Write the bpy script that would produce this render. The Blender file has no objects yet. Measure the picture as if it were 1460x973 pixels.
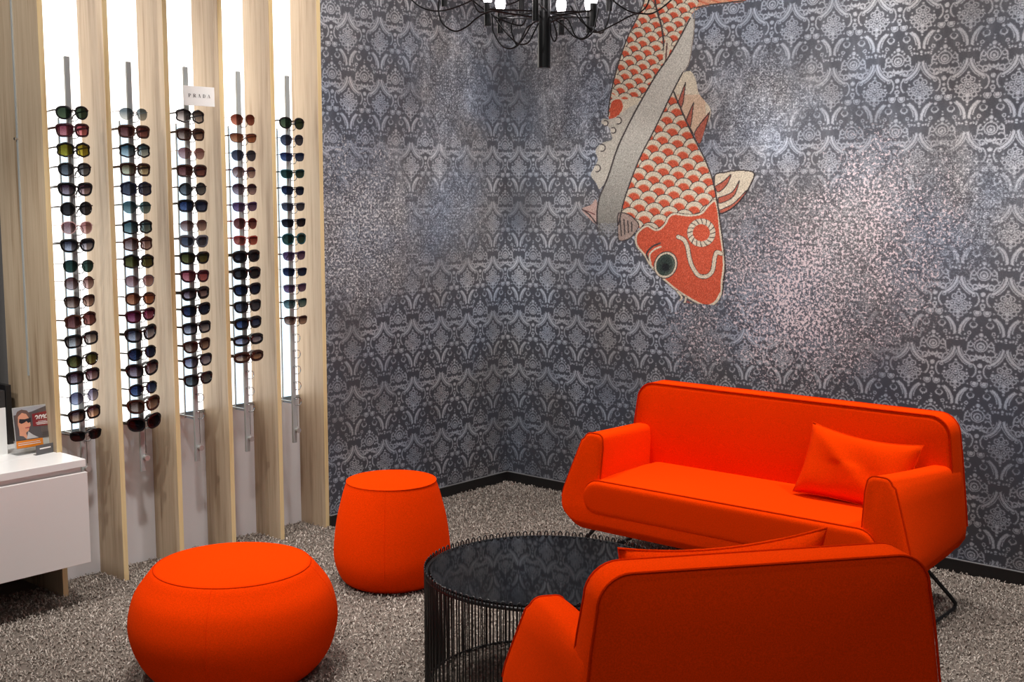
import bpy, bmesh, math, random
import numpy as np
from mathutils import Vector, Matrix
random.seed(7)
rng = np.random.default_rng(11)
scene = bpy.context.scene
COL = scene.collection

# ------------------------------------------------------------------ camera
F_PX, CAM_H = 1750.0, 1.65
PITCH = math.atan(211.5 / F_PX)
cam_data = bpy.data.cameras.new('camera')
cam = bpy.data.objects.new('camera', cam_data)
COL.objects.link(cam)
cam.location = (0, 0, CAM_H)
cam.rotation_euler = (math.radians(90) - PITCH, 0, 0)
cam_data.sensor_width = 36.0
cam_data.lens = 36.0 * F_PX / 1460.0
cam_data.clip_start = 0.05
scene.camera = cam

# ------------------------------------------------------------------ world, view, lamps
scene.view_settings.view_transform = 'Standard'
scene.view_settings.look = 'None'
scene.view_settings.gamma = 1.0
scene.view_settings.use_curve_mapping = False
scene.view_settings.exposure = 0.0
world = bpy.data.worlds.new('shop_interior_light')
scene.world = world
world.use_nodes = True
world.node_tree.nodes['Background'].inputs[0].default_value = (0.95, 0.97, 1.0, 1)
world.node_tree.nodes['Background'].inputs[1].default_value = 0.13


def spot(loc, target, power, angle=75, blend=0.6, size=0.06, color=(1, 0.965, 0.92)):
    d = bpy.data.lights.new('ceiling_or_fill_spot', 'SPOT')
    d.energy = power; d.spot_size = math.radians(angle); d.spot_blend = blend
    d.shadow_soft_size = size; d.color = color
    o = bpy.data.objects.new('ceiling_or_fill_spot', d); COL.objects.link(o)
    o.location = loc
    o.rotation_euler = (Vector(target) - Vector(loc)).to_track_quat('-Z', 'Y').to_euler()
    return o


SPOTS = [  # overhead downlights, plus added washers and fills without a known fixture
    ((1.50, 4.85, 2.92), (1.45, 4.95, 0.4), 110, 70),
    ((0.95, 5.45, 2.92), (0.95, 5.45, 0.5), 85, 70),
    ((-1.05, 3.9, 2.92), (-0.98, 4.1, 0.2), 125, 70),
    ((-0.5, 4.9, 2.92), (-0.5, 5.0, 0.3), 85, 62),
    ((-0.9, 3.1, 2.92), (0.0, 3.4, 0.4), 85, 70),
    ((0.6, 3.1, 2.92), (0.6, 3.2, 0.5), 70, 75),
    ((2.2, 4.2, 2.92), (2.2, 4.5, 0.3), 100, 80),
    ((-1.9, 3.5, 2.92), (-2.05, 4.4, 0.5), 110, 70),
    ((-2.7, 3.5, 2.92), (-2.2, 5.0, 1.8), 75, 75),  # added fill from the left, brightens the outer fin and side panel
    ((0.4, 4.4, 2.92), (0.9, 6.15, 2.1), 105, 80),  # added washer, lifts the upper right wall near the corner
    ((1.5, 3.6, 2.92), (2.2, 5.0, 2.1), 105, 72),  # added washer for the upper right wall
    ((-0.1, 4.6, 2.92), (-0.8, 6.2, 1.9), 95, 70),  # added washer for the upper left wall
    ((-1.0, 3.9, 2.92), (-1.9, 5.2, 1.2), 45, 80),  # added to brighten the fin fronts of the rack
    ((0.1, 5.6, 2.92), (0.1, 6.2, 0.0), 75, 80),
    ((0.9, 0.9, 2.92), (0.7, 3.0, 0.5), 30, 80),  # added fill from the camera side, lifts the armchair back
    ((-0.9, 1.2, 2.92), (-0.6, 4.0, 0.6), 20, 80),  # second added camera-side fill, for upright faces on the left
]
for a in SPOTS:
    spot(*a)


# ------------------------------------------------------------------ helpers
def ray(x, y):
    a = (x - 730) / F_PX; b = -(y - 486.5) / F_PX
    return np.array([a, math.cos(PITCH) + b * math.sin(PITCH), -math.sin(PITCH) + b * math.cos(PITCH)])


CAM = np.array([0, 0, CAM_H])


def on_plane(x, y, P, nn):
    r = ray(x, y)
    return CAM + r * (np.dot(np.array(P) - CAM, nn) / np.dot(r, nn))


def at_z(x, y, z):
    r = ray(x, y)
    return CAM + r * ((z - CAM_H) / r[2])


def tag(o, label=None, cat=None, group=None, kind=None):
    if label: o['label'] = label
    if cat: o['category'] = cat
    if group: o['group'] = group
    if kind: o['kind'] = kind
    return o


def empty(name, loc=(0, 0, 0), rz=0.0, label=None, cat=None, group=None):
    o = bpy.data.objects.new(name, None); COL.objects.link(o)
    o.location = loc; o.rotation_euler = (0, 0, rz); o.empty_display_size = 0.1
    return tag(o, label, cat, group)


def mesh_obj(name, verts, faces, mats, parent=None, smooth=False, midx=None, loc=None, rot=None):
    me = bpy.data.meshes.new(name)
    me.from_pydata([tuple(v) for v in verts], [], [tuple(f) for f in faces])
    me.update()
    if not isinstance(mats, (list, tuple)): mats = [mats]
    for m in mats: me.materials.append(m)
    if midx is not None: me.polygons.foreach_set('material_index', midx)
    if smooth: me.polygons.foreach_set('use_smooth', [True] * len(me.polygons))
    o = bpy.data.objects.new(name, me); COL.objects.link(o)
    if parent: o.parent = parent
    if loc is not None: o.location = loc
    if rot is not None: o.rotation_euler = rot
    return o


class MB:
    """collects shapes for ONE mesh object"""
    def __init__(s): s.v = []; s.f = []; s.m = []
    def add(s, vs, fs, mi=0):
        b = len(s.v); s.v += [tuple(map(float, q)) for q in vs]; s.f += [tuple(b + i for i in f) for f in fs]; s.m += [mi] * len(fs)
    def box(s, x0, x1, y0, y1, z0, z1, mi=0):
        s.add([(x0, y0, z0), (x1, y0, z0), (x1, y1, z0), (x0, y1, z0), (x0, y0, z1), (x1, y0, z1), (x1, y1, z1), (x0, y1, z1)],
              [(0, 3, 2, 1), (4, 5, 6, 7), (0, 1, 5, 4), (1, 2, 6, 5), (2, 3, 7, 6), (3, 0, 4, 7)], mi)
    def tube(s, pts, r, n=8, closed=False, mi=0, ry=None):
        pts = [Vector(p) for p in pts]; N = len(pts); rings = []
        up = None
        for i in range(N):
            if closed: t = pts[(i + 1) % N] - pts[i - 1]
            else: t = pts[min(i + 1, N - 1)] - pts[max(i - 1, 0)]
            if t.length < 1e-9: t = Vector((0, 0, 1))
            t.normalize()
            if up is None:
                up = Vector((0, 0, 1)) if abs(t.z) < 0.9 else Vector((1, 0, 0))
            a = (up - t * up.dot(t))
            if a.length < 1e-6: a = t.orthogonal()
            a.normalize(); up = a; b = t.cross(a)
            rr = r[i] if isinstance(r, (list, tuple)) else r
            r2 = (ry if ry is not None else rr)
            rings.append([pts[i] + a * (r2 * math.sin(2 * math.pi * k / n)) + b * (rr * math.cos(2 * math.pi * k / n)) for k in range(n)])
        vs = [q for rg in rings for q in rg]; fs = []
        M = N if closed else N - 1
        for i in range(M):
            j = (i + 1) % N
            for k in range(n):
                fs.append((i * n + k, i * n + (k + 1) % n, j * n + (k + 1) % n, j * n + k))
        if not closed:
            fs.append(tuple(range(n))[::-1]); fs.append(tuple((N - 1) * n + k for k in range(n)))
        s.add(vs, fs, mi)
    def lathe(s, prof, n=48, c=(0, 0), mi=0):
        vs = [(c[0] + r * math.cos(2 * math.pi * k / n), c[1] + r * math.sin(2 * math.pi * k / n), z) for r, z in prof for k in range(n)]
        fs = []
        for i in range(len(prof) - 1):
            for k in range(n):
                fs.append((i * n + k, i * n + (k + 1) % n, (i + 1) * n + (k + 1) % n, (i + 1) * n + k))
        fs.append(tuple(range(n))[::-1]); fs.append(tuple((len(prof) - 1) * n + k for k in range(n)))
        s.add(vs, fs, mi)
    def loft(s, rings, cap=True, mi=0):
        n = len(rings[0]); vs = [q for r in rings for q in r]; fs = []
        for i in range(len(rings) - 1):
            for k in range(n):
                fs.append((i * n + k, i * n + (k + 1) % n, (i + 1) * n + (k + 1) % n, (i + 1) * n + k))
        if cap:
            fs.append(tuple(range(n))[::-1]); fs.append(tuple((len(rings) - 1) * n + k for k in range(n)))
        s.add(vs, fs, mi)
    def build(s, name, mats, parent=None, smooth=False, loc=None, rot=None, bevel=0, seg=2, fixn=True):
        o = mesh_obj(name, s.v, s.f, mats, parent, smooth, s.m, loc, rot)
        if fixn or bevel:
            bm = bmesh.new(); bm.from_mesh(o.data)
            if fixn: bmesh.ops.recalc_face_normals(bm, faces=bm.faces)
            if bevel:
                es = [e for e in bm.edges if len(e.link_faces) == 2 and e.calc_face_angle(0) > 0.6]
                bmesh.ops.bevel(bm, geom=es, offset=bevel, segments=seg, affect='EDGES', profile=0.5)
            bm.to_mesh(o.data); bm.free()
        if smooth:
            sharp_by_angle(o.data, 50)
        return o


def sharp_by_angle(me, deg):
    bm = bmesh.new(); bm.from_mesh(me)
    lim = math.radians(deg)
    for f in bm.faces: f.smooth = True
    for e in bm.edges:
        if len(e.link_faces) == 2 and e.calc_face_angle(0) > lim: e.smooth = False
    bm.to_mesh(me); bm.free()


# ------------------------------------------------------------------ node material helpers
def srgb(r, g, b):
    f = lambda c: (c / 255 / 12.92) if c / 255 <= 0.04045 else ((c / 255 + 0.055) / 1.055) ** 2.4
    return (f(r), f(g), f(b), 1)


def new_mat(name):
    m = bpy.data.materials.new(name); m.use_nodes = True
    return m, m.node_tree.nodes, m.node_tree.links, m.node_tree.nodes['Principled BSDF']


def simple(name, col, rough=0.5, metal=0.0, spec=0.5, noise=0.0, nscale=40, bump=0.0, bscale=400, coat=0, stretch=None):
    m, N, L, P = new_mat(name)
    P.inputs['Base Color'].default_value = col
    P.inputs['Roughness'].default_value = rough; P.inputs['Metallic'].default_value = metal
    P.inputs['Specular IOR Level'].default_value = spec
    P.inputs['Coat Weight'].default_value = coat
    tc = N.new('ShaderNodeTexCoord'); mp = N.new('ShaderNodeMapping')
    L.new(tc.outputs['Object'], mp.inputs[0])
    if stretch: mp.inputs['Scale'].default_value = stretch
    nz = N.new('ShaderNodeTexNoise'); nz.inputs['Scale'].default_value = nscale; nz.inputs['Detail'].default_value = 5
    L.new(mp.outputs[0], nz.inputs['Vector'])
    mx = N.new('ShaderNodeMix'); mx.data_type = 'RGBA'
    a = noise
    mx.inputs[6].default_value = tuple(c * (1 - a) for c in col[:3]) + (1,)
    mx.inputs[7].default_value = tuple(min(1, c * (1 + a)) for c in col[:3]) + (1,)
    L.new(nz.outputs[0], mx.inputs[0]); L.new(mx.outputs[2], P.inputs['Base Color'])
    if bump:
        nb = N.new('ShaderNodeTexNoise'); nb.inputs['Scale'].default_value = bscale; nb.inputs['Detail'].default_value = 3
        L.new(mp.outputs[0], nb.inputs['Vector'])
        bp = N.new('ShaderNodeBump'); bp.inputs['Strength'].default_value = bump; bp.inputs['Distance'].default_value = 0.002
        L.new(nb.outputs[0], bp.inputs['Height']); L.new(bp.outputs[0], P.inputs['Normal'])
    return m


class X:
    """tiny expression compiler: python arithmetic -> Math nodes"""
    tree = None
    def __init__(s, sock): s.s = sock
    @staticmethod
    def op(kind, *args, clamp=False):
        n = X.tree.nodes.new('ShaderNodeMath'); n.operation = kind; n.use_clamp = clamp
        for i, a in enumerate(args):
            if isinstance(a, X): X.tree.links.new(a.s, n.inputs[i])
            else: n.inputs[i].default_value = float(a)
        return X(n.outputs[0])
    def __add__(s, o): return X.op('ADD', s, o)
    __radd__ = __add__
    def __sub__(s, o): return X.op('SUBTRACT', s, o)
    def __rsub__(s, o): return X.op('SUBTRACT', o, s)
    def __mul__(s, o): return X.op('MULTIPLY', s, o)
    __rmul__ = __mul__
    def __truediv__(s, o): return X.op('DIVIDE', s, o)
    def abs(s): return X.op('ABSOLUTE', s)
    def min(s, o): return X.op('MINIMUM', s, o)
    def max(s, o): return X.op('MAXIMUM', s, o)
    def frac(s): return X.op('FRACT', s)
    def sin(s): return X.op('SINE', s)
    def step(s, a, b):
        n = X.tree.nodes.new('ShaderNodeMapRange'); n.interpolation_type = 'SMOOTHSTEP'
        X.tree.links.new(s.s, n.inputs[0]); n.inputs[1].default_value = a; n.inputs[2].default_value = b
        return X(n.outputs[0])


def vec(x, y, z=0.0):
    n = X.tree.nodes.new('ShaderNodeCombineXYZ')
    for i, a in enumerate((x, y, z)):
        if isinstance(a, X): X.tree.links.new(a.s, n.inputs[i])
        else: n.inputs[i].default_value = a
    return n.outputs[0]


def vdist(v, p):
    n = X.tree.nodes.new('ShaderNodeVectorMath'); n.operation = 'DISTANCE'
    X.tree.links.new(v, n.inputs[0]); n.inputs[1].default_value = p
    return X(n.outputs['Value'])


def noise_x(v, scale, detail=3, rough=0.55):
    n = X.tree.nodes.new('ShaderNodeTexNoise'); n.inputs['Scale'].default_value = scale
    n.inputs['Detail'].default_value = detail; n.inputs['Roughness'].default_value = rough
    X.tree.links.new(v, n.inputs['Vector'])
    return X(n.outputs[0])


# ------------------------------------------------------------------ room frame
CORNER = np.array([-0.0283, 6.9288, 0.0])
R_DIR = np.array([0.7545, -0.6563, 0.0]); R_DIR /= np.linalg.norm(R_DIR)      # right wall, away from the corner
M_IN = np.array([R_DIR[1], -R_DIR[0], 0.0])                                   # into the room from the right wall
L_DIR = -np.array([0.66354, 0.74814, 0.0]); L_DIR /= np.linalg.norm(L_DIR)      # left wall, away from the corner
N_IN = np.array([-L_DIR[1], L_DIR[0], 0.0])                                   # into the room from the left wall
RACK_RZ = math.atan2(N_IN[0], -N_IN[1])
CEIL = 3.0


def LP(t, n, z=0.0):
    p = CORNER + L_DIR * t + N_IN * n
    return Vector((p[0], p[1], z))


def RP(s, m, z=0.0):
    p = CORNER + R_DIR * s + M_IN * m
    return Vector((p[0], p[1], z))


def wall_sz(x, y, left=False):
    if left:
        P = on_plane(x, y, CORNER, N_IN); return -np.dot(P - CORNER, L_DIR), P[2]
    P = on_plane(x, y, CORNER, M_IN); return np.dot(P - CORNER, R_DIR), P[2]


# ------------------------------------------------------------------ wallpaper
def wallpaper():
    m, N, L, P = new_mat('damask_wallpaper'); X.tree = m.node_tree
    uvn = N.new('ShaderNodeUVMap'); uvn.uv_map = 'UVMap'
    sep = N.new('ShaderNodeSeparateXYZ'); L.new(uvn.outputs[0], sep.inputs[0])
    S = X(sep.outputs[0]); Z = X(sep.outputs[1]); UV = uvn.outputs[0]
    # hand-drawn wobble
    wob = noise_x(UV, 90, 2) - 0.5; wob2 = noise_x(vec(Z, S), 90, 2) - 0.5
    W = 0.207; H = 1.616 * 0.188
    s0, z0 = wall_sz(1188, 39)
    sx = (S - s0 + wob * 0.006) / W; zy = (Z * -1.0 + z0 + wob2 * 0.006) / H
    px = ((sx + 100.5).frac() - 0.5).abs()                    # |x| from bouquet column, 0..0.5
    yA = ((zy + 100.5).frac() - 0.5) * 1.616
    yB = ((zy + (100.5 - 0.568)).frac() - 0.5) * 1.616
    qx = px * -1.0 + 0.5
    VA = vec(px, yA); VB = vec(qx, yB)
    d = None
    def put(e):
        nonlocal d
        d = e if d is None else d.min(e)
    def dot(v, x, y, r): put(vdist(v, (x, y, 0)) - r)
    def ring(v, x, y, r, w=0.012): put((vdist(v, (x, y, 0)) - r).abs() - w)
    def arc(v, x, y, r, w, cx, cy, cr): put(((vdist(v, (x, y, 0)) - r).abs() - w).max(vdist(v, (cx, cy, 0)) - cr))
    # bouquet
    dot(VA, 0, -.35, .026); ring(VA, 0, -.25, .05); ring(VA, .085, -.19, .055); dot(VA, .07, -.19, .02)
    ring(VA, .0, -.09, .06); dot(VA, 0, -.09, .03); ring(VA, .13, -.04, .055); dot(VA, .135, -.04, .022); dot(VA, .235, -.06, .03)
    ring(VA, .2, .04, .045); dot(VA, .27, .0, .018); ring(VA, .07, .06, .055); dot(VA, .07, .06, .025); ring(VA, .13, .13, .05)
    dot(VA, 0, .15, .05); ring(VA, .055, .21, .045); dot(VA, 0, .28, .035); dot(VA, 0, .355, .022)
    # leaf sprays, cross bar and lower leaves
    arc(VA, .45, .62, .40, .030, .12, .46, .22); arc(VA, .52, .60, .40, .012, .17, .42, .17)
    arc(VA, .33, .42, .07, .014, .33, .46, .09); dot(VA, .34, .3, .03)
    dot(VA, .0, .74, .028); dot(VA, .0, .80, .022); dot(VA, .09, .77, .022); dot(VA, .15, .76, .022); dot(VA, .21, .75, .018)
    arc(VA, .50, -.70, .465, .028, .15, -.44, .25); arc(VA, .50, -.70, .52, .010, .12, -.42, .20); arc(VA, .50, -.70, .41, .010, .2, -.48, .18)
    # oval medallion column
    ring(VB, 0, 0, .075, .016); dot(VB, 0, .01, .035); ring(VB, 0, -.02, .135, .012); dot(VB, 0, -.17, .03); dot(VB, 0, -.26, .045)
    dot(VB, 0, -.37, .02); dot(VB, 0, -.43, .013); dot(VB, .085, -.22, .022); dot(VB, .13, -.16, .02)
    arc(VB, .21, -.04, .05, .014, .22, 0, .09); arc(VB, 0, .14, .12, .026, 0, .25, .12); dot(VB, .0, .23, .03)
    ring(VB, .165, .28, .055, .016); dot(VB, .145, .31, .032); dot(VB, .07, .3, .025)
    arc(VB, .28, .56, .2, .015, .09, .56, .17); dot(VB, 0, .44, .05); dot(VB, 0, .58, .03); arc(VB, 0, .7, .04, .014, 0, .7, .09)
    dot(VB, 0, .78, .032); dot(VB, .1, -.76, .05); ring(VB, .1, -.76, .07, .01)
    arc(VB, 0, .06, .27, .014, .25, -.02, .11); dot(VB, .30, -.13, .018); dot(VB, .27, -.22, .014); dot(VB, .33, .14, .016); arc(VB, .30, .30, .09, .014, .27, .24, .09)
    dot(VA, .26, .17, .016); dot(VA, .19, .16, .012); dot(VA, .31, .50, .016); ring(VA, .25, .62, .032, .010); dot(VA, .16, .66, .018); arc(VA, .30, -.52, .10, .012, .25, -.58, .09)
    dot(VB, .17, .10, .022); ring(VB, .19, .46, .03, .01); dot(VB, .27, .55, .016); arc(VB, .12, .98, .12, .014, .18, .90, .10)
    fine = noise_x(UV, 330, 2) - 0.5
    pat = (d + fine * 0.09).step(0.016, -0.014)
    # where the print breaks up into speckle
    def blob(x, y, rad, left=False):
        s_, z_ = wall_sz(x, y, left)
        return vdist(UV, (s_, z_, 0)).step(rad, rad * 0.12)
    n1 = noise_x(UV, 2.6, 4); 
    nb_ = noise_x(vec(S + 3.0, Z), 5.5, 5, .62)
    wear = blob(1165, 375, .85).max(blob(520, 330, .75, True)).max(blob(1330, 310, .6) * .9).max(blob(800, 140, .6) * .85)
    wear = wear.max(blob(1010, 470, .45) * .7).max(blob(640, 120, .6, True) * .9).max(blob(1080, 150, .5) * .9).max(blob(650, 290, .6, True) * .8)
    wear = (wear + (n1 - 0.5) * 1.3 + (nb_ - .5) * .9).step(0.15, 0.95)
    f1 = noise_x(UV, 74, 4, .68); f2 = noise_x(vec(Z + 5.0, S), 110, 2, .6)
    curl = (noise_x(vec(S, Z + 9.0), 60, 2, .5) - .5).abs()
    speck = curl.step(.034, .010) * f2.step(.42, .52)
    speck = speck.max(f1.step(.57, .61) * .9)
    dens = blob(1135, 415, .62).max(blob(500, 320, .60, True) * .55).max(blob(1235, 340, .62) * .75).max(blob(1010, 470, .4) * .35)
    dens = (dens + (nb_ - .5) * 1.6 * dens.step(0, .25) + (n1 - .5) * .9 * dens.step(0, .25)).max(0.0)
    flake = (f1 + dens * .085 + (f2 - .5) * .25).step(.590, .615) * dens.step(.02, .35) * .95
    pit = (f2 + dens * .03).step(.60, .64) * dens.step(.1, .5)
    patch = noise_x(vec(S * 1.0, Z * 0.55), 2.1, 4)
    grain = noise_x(UV, 240, 3, .7)
    inten = (pat * (wear * -0.72 + 1.0) * .78 + speck * (wear * 0.80)) * (patch * 1.5 + 0.10)
    inten = inten * (grain * 1.3 + .35)
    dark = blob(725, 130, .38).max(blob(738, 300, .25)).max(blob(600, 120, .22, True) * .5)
    veil = noise_x(vec(S * 3.0, Z), 3.4, 6, 0.68).step(0.42, 0.8) * 0.55 * (Z - 0.8).step(0.3, 1.3)
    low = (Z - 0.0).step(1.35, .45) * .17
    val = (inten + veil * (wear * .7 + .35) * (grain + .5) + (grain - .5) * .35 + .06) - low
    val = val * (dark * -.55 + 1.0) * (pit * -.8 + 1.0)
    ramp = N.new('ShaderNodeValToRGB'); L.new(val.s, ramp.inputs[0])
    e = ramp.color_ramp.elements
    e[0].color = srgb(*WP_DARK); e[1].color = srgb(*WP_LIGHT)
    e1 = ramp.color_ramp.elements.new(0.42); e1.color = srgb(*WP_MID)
    tn = noise_x(vec(Z, S), 2.2, 2)
    mx = N.new('ShaderNodeMix'); mx.data_type = 'RGBA'; mx.blend_type = 'MULTIPLY'; mx.inputs[0].default_value = 1
    tr = N.new('ShaderNodeValToRGB'); L.new(tn.s, tr.inputs[0])
    tr.color_ramp.elements[0].position = .35; tr.color_ramp.elements[1].position = .65
    tr.color_ramp.elements[0].color = (0.92, 1.0, 1.13, 1); tr.color_ramp.elements[1].color = (1.04, 1.0, 0.97, 1)
    L.new(ramp.outputs[0], mx.inputs[6]); L.new(tr.outputs[0], mx.inputs[7])
    m2 = N.new('ShaderNodeMix'); m2.data_type = 'RGBA'; L.new(flake.s, m2.inputs[0])
    L.new(mx.outputs[2], m2.inputs[6]); fc = N.new('ShaderNodeMix'); fc.data_type = 'RGBA'; fc.inputs[6].default_value = srgb(205, 205, 207); fc.inputs[7].default_value = srgb(208, 194, 199)
    L.new(S.step(-.1, .3).s, fc.inputs[0]); L.new(fc.outputs[2], m2.inputs[7])
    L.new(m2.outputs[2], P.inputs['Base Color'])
    P.inputs['Roughness'].default_value = 0.55; P.inputs['Specular IOR Level'].default_value = 0.3
    return m


WP_DARK = (70, 71, 77); WP_MID = (126, 129, 135); WP_LIGHT = (204, 207, 212)
M_wall = wallpaper()


# ------------------------------------------------------------------ other materials
def wood_mat(name, c1, c2, c3):
    m, N, L, P = new_mat(name); X.tree = m.node_tree
    tc = N.new('ShaderNodeTexCoord'); sep = N.new('ShaderNodeSeparateXYZ'); L.new(tc.outputs['Object'], sep.inputs[0])
    x, y, z = (X(sep.outputs[i]) for i in range(3))
    g = noise_x(vec(x * 26, y * 26, z * 1.3), 1.0, 5, .6)
    g2 = noise_x(vec(x * 160, y * 160, z * 4.0), 1.0, 3, .6)
    w = noise_x(vec(x * 6, y * 6, z * 0.9), 1.0, 2)
    lines = ((g * 9.0 + w * 6).sin() * 0.5 + 0.5)
    v = lines * 0.35 + g2 * 0.35 + w * 0.3
    r = N.new('ShaderNodeValToRGB'); L.new(v.s, r.inputs[0])
    e = r.color_ramp.elements
    e[0].position = .25; e[1].position = .75; e[0].color = srgb(*c1); e[1].color = srgb(*c3)
    k = e.new(.5); k.color = srgb(*c2)
    L.new(r.outputs[0], P.inputs['Base Color']); P.inputs['Roughness'].default_value = 0.45
    P.inputs['Specular IOR Level'].default_value = 0.35
    return m


M_wood = wood_mat('oak_board', (142, 118, 92), (172, 150, 124), (196, 176, 150))
M_woodedge = wood_mat('oak_edge_band', (190, 160, 110), (216, 190, 140), (230, 208, 160))
M_white = simple('white_laminate', srgb(226, 222, 220), 0.28, noise=0.01)
M_whitetop = simple('white_worktop', srgb(235, 234, 233), 0.3, noise=0.01)
M_board = simple('white_back_board', srgb(222, 221, 224), 0.38, noise=0.05, nscale=9)
M_black = simple('black_powder_coat', srgb(17, 17, 18), 0.35, noise=0.1)
M_baseb = simple('black_skirting_paint', srgb(24, 23, 24), 0.5, noise=0.1)
M_trimtop = simple('grey_skirting_lip', srgb(120, 120, 122), 0.5, noise=0.05)
M_blackglass = simple('black_table_glass', srgb(10, 10, 12), 0.03, spec=0.32)
M_steel = simple('brushed_steel', srgb(176, 182, 182), 0.4, metal=0.25, noise=0.08, nscale=30, stretch=(60, 60, 1))
M_chrome = simple('chrome', srgb(215, 215, 218), 0.08, metal=1.0)
M_lock = simple('satin_nickel', srgb(185, 183, 180), 0.35, metal=0.5)
M_ceil = simple('ceiling_paint', srgb(215, 212, 208), 0.9)
M_card = simple('white_card', srgb(240, 240, 238), 0.5)
M_ink = simple('black_print', srgb(30, 30, 32), 0.5)
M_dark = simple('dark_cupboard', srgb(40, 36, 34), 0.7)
M_base = simple('carpet_backing', srgb(112, 102, 94), 0.95, noise=0.4, nscale=120)


def fabric(name, col, seam=False):
    m, N, L, P = new_mat(name)
    tc = N.new('ShaderNodeTexCoord')
    nz = N.new('ShaderNodeTexNoise'); nz.inputs['Scale'].default_value = 260; nz.inputs['Detail'].default_value = 4
    L.new(tc.outputs['Object'], nz.inputs['Vector'])
    nf = N.new('ShaderNodeTexNoise'); nf.inputs['Scale'].default_value = 900; nf.inputs['Detail'].default_value = 2
    L.new(tc.outputs['Object'], nf.inputs['Vector'])
    r = N.new('ShaderNodeValToRGB'); L.new(nz.outputs[0], r.inputs[0])
    e = r.color_ramp.elements; e[0].position = .3; e[1].position = .7
    e[0].color = tuple(c * .86 for c in col[:3]) + (1,); e[1].color = tuple(min(1, c * 1.1) for c in col[:3]) + (1,)
    L.new(r.outputs[0], P.inputs['Base Color'])
    b = N.new('ShaderNodeBump'); b.inputs['Strength'].default_value = .35; b.inputs['Distance'].default_value = .0015
    L.new(nf.outputs[0], b.inputs['Height']); L.new(b.outputs[0], P.inputs['Normal'])
    P.inputs['Roughness'].default_value = .9; P.inputs['Specular IOR Level'].default_value = 0.0
    P.inputs['Sheen Weight'].default_value = 0.06; P.inputs['Sheen Roughness'].default_value = .4
    P.inputs['Sheen Tint'].default_value = (1, .3, .1, 1)
    return m


M_orange = fabric('orange_wool', (0.90, 0.047, 0.0012, 1))
M_seam = fabric('orange_wool_seam', (0.62, 0.026, 0.001, 1))


def emit(name, col, st):
    m, N, L, P = new_mat(name)
    P.inputs['Base Color'].default_value = (0.8, 0.8, 0.8, 1)
    P.inputs['Emission Color'].default_value = col; P.inputs['Emission Strength'].default_value = st
    P.inputs['Roughness'].default_value = 0.12
    return m


M_panel = emit('backlit_acrylic', (1.0, 0.985, 0.955, 1), 1.9)
M_bulb = emit('frosted_bulb', (1.0, 0.93, 0.95, 1), 14)


def clear(name, tint, gloss=0.12):
    m, N, L, P = new_mat(name); N.remove(P)
    t = N.new('ShaderNodeBsdfTransparent'); t.inputs[0].default_value = tint
    g = N.new('ShaderNodeBsdfGlossy'); g.inputs['Roughness'].default_value = .05
    mx = N.new('ShaderNodeMixShader'); mx.inputs[0].default_value = gloss
    L.new(t.outputs[0], mx.inputs[1]); L.new(g.outputs[0], mx.inputs[2])
    L.new(mx.outputs[0], N['Material Output'].inputs[0])
    return m


M_acryl = clear('clear_acrylic', (.98, .985, .99, 1), .05)
M_peg = clear('clear_nose_peg', (.62, .64, .66, 1), .35)
M_bar = clear('pale_blue_acrylic', (.72, .84, .93, 1), .12)

# ------------------------------------------------------------------ structure
def quad_wall(name, P0, P1, u0, u1, z0=0.0, z1=CEIL, mat=None, thick=0.06, inward=None):
    inw = Vector((inward[0], inward[1], 0))
    a, b = P0, P1
    vs = [(a.x, a.y, z0), (b.x, b.y, z0), (b.x, b.y, z1), (a.x, a.y, z1)]
    back = [tuple(Vector(v) - inw * thick) for v in vs]
    o = mesh_obj(name, vs + back, [(0, 1, 2, 3), (7, 6, 5, 4), (0, 4, 5, 1), (1, 5, 6, 2), (2, 6, 7, 3), (3, 7, 4, 0)], mat)
    uv = o.data.uv_layers.new(name='UVMap')
    co = [(u0, z0), (u1, z0), (u1, z1), (u0, z1)] * 2
    for lp in o.data.loops: uv.data[lp.index].uv = co[lp.vertex_index]
    tag(o, kind='structure')
    return o


T_FIN = [1.3236 + .278 * k for k in range(6)]
NB = -0.20                                           # depth of the lit backing
wall_left = quad_wall('wall_left', LP(1.3225, 0), LP(0, 0), -1.3225, 0, mat=M_wall, inward=N_IN)
wall_right = quad_wall('wall_right', RP(0, 0), RP(4.4, 0), 0, 4.4, mat=M_wall, inward=M_IN)
fl = MB(); fl.box(-4.5, 4.2, 1.0, 7.6, -0.05, 0.0)
tag(fl.build('floor', M_base), kind='structure')
ce = MB(); ce.box(-4.5, 4.2, 1.0, 7.6, CEIL, CEIL + 0.05)
tag(ce.build('ceiling', M_ceil), kind='structure')


def skirting(name, a, b, inw):
    mb = MB(); inw = Vector((inw[0], inw[1], 0))
    for (z0, z1, th, mi) in ((0, .058, .012, 0), (.058, .061, .0125, 1)):
        v = [a, b, b + inw * th, a + inw * th]
        mb.add([(p.x, p.y, z0) for p in v] + [(p.x, p.y, z1) for p in v],
               [(0, 3, 2, 1), (4, 5, 6, 7), (0, 1, 5, 4), (1, 2, 6, 5), (2, 3, 7, 6), (3, 0, 4, 7)], mi)
    tag(mb.build(name, [M_baseb, M_trimtop]), kind='structure')


skirting('baseboard_left', LP(1.3225, .0), LP(0.0, .0), N_IN)
skirting('baseboard_right', RP(0.0, .0), RP(4.4, .0), M_IN)

# far wall and cupboard depth left of the rack
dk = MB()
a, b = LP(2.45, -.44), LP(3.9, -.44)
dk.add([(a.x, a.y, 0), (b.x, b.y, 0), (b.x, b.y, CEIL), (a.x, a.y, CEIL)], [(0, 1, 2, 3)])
tag(dk.build('wall_recess', M_dark), kind='structure')

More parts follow.
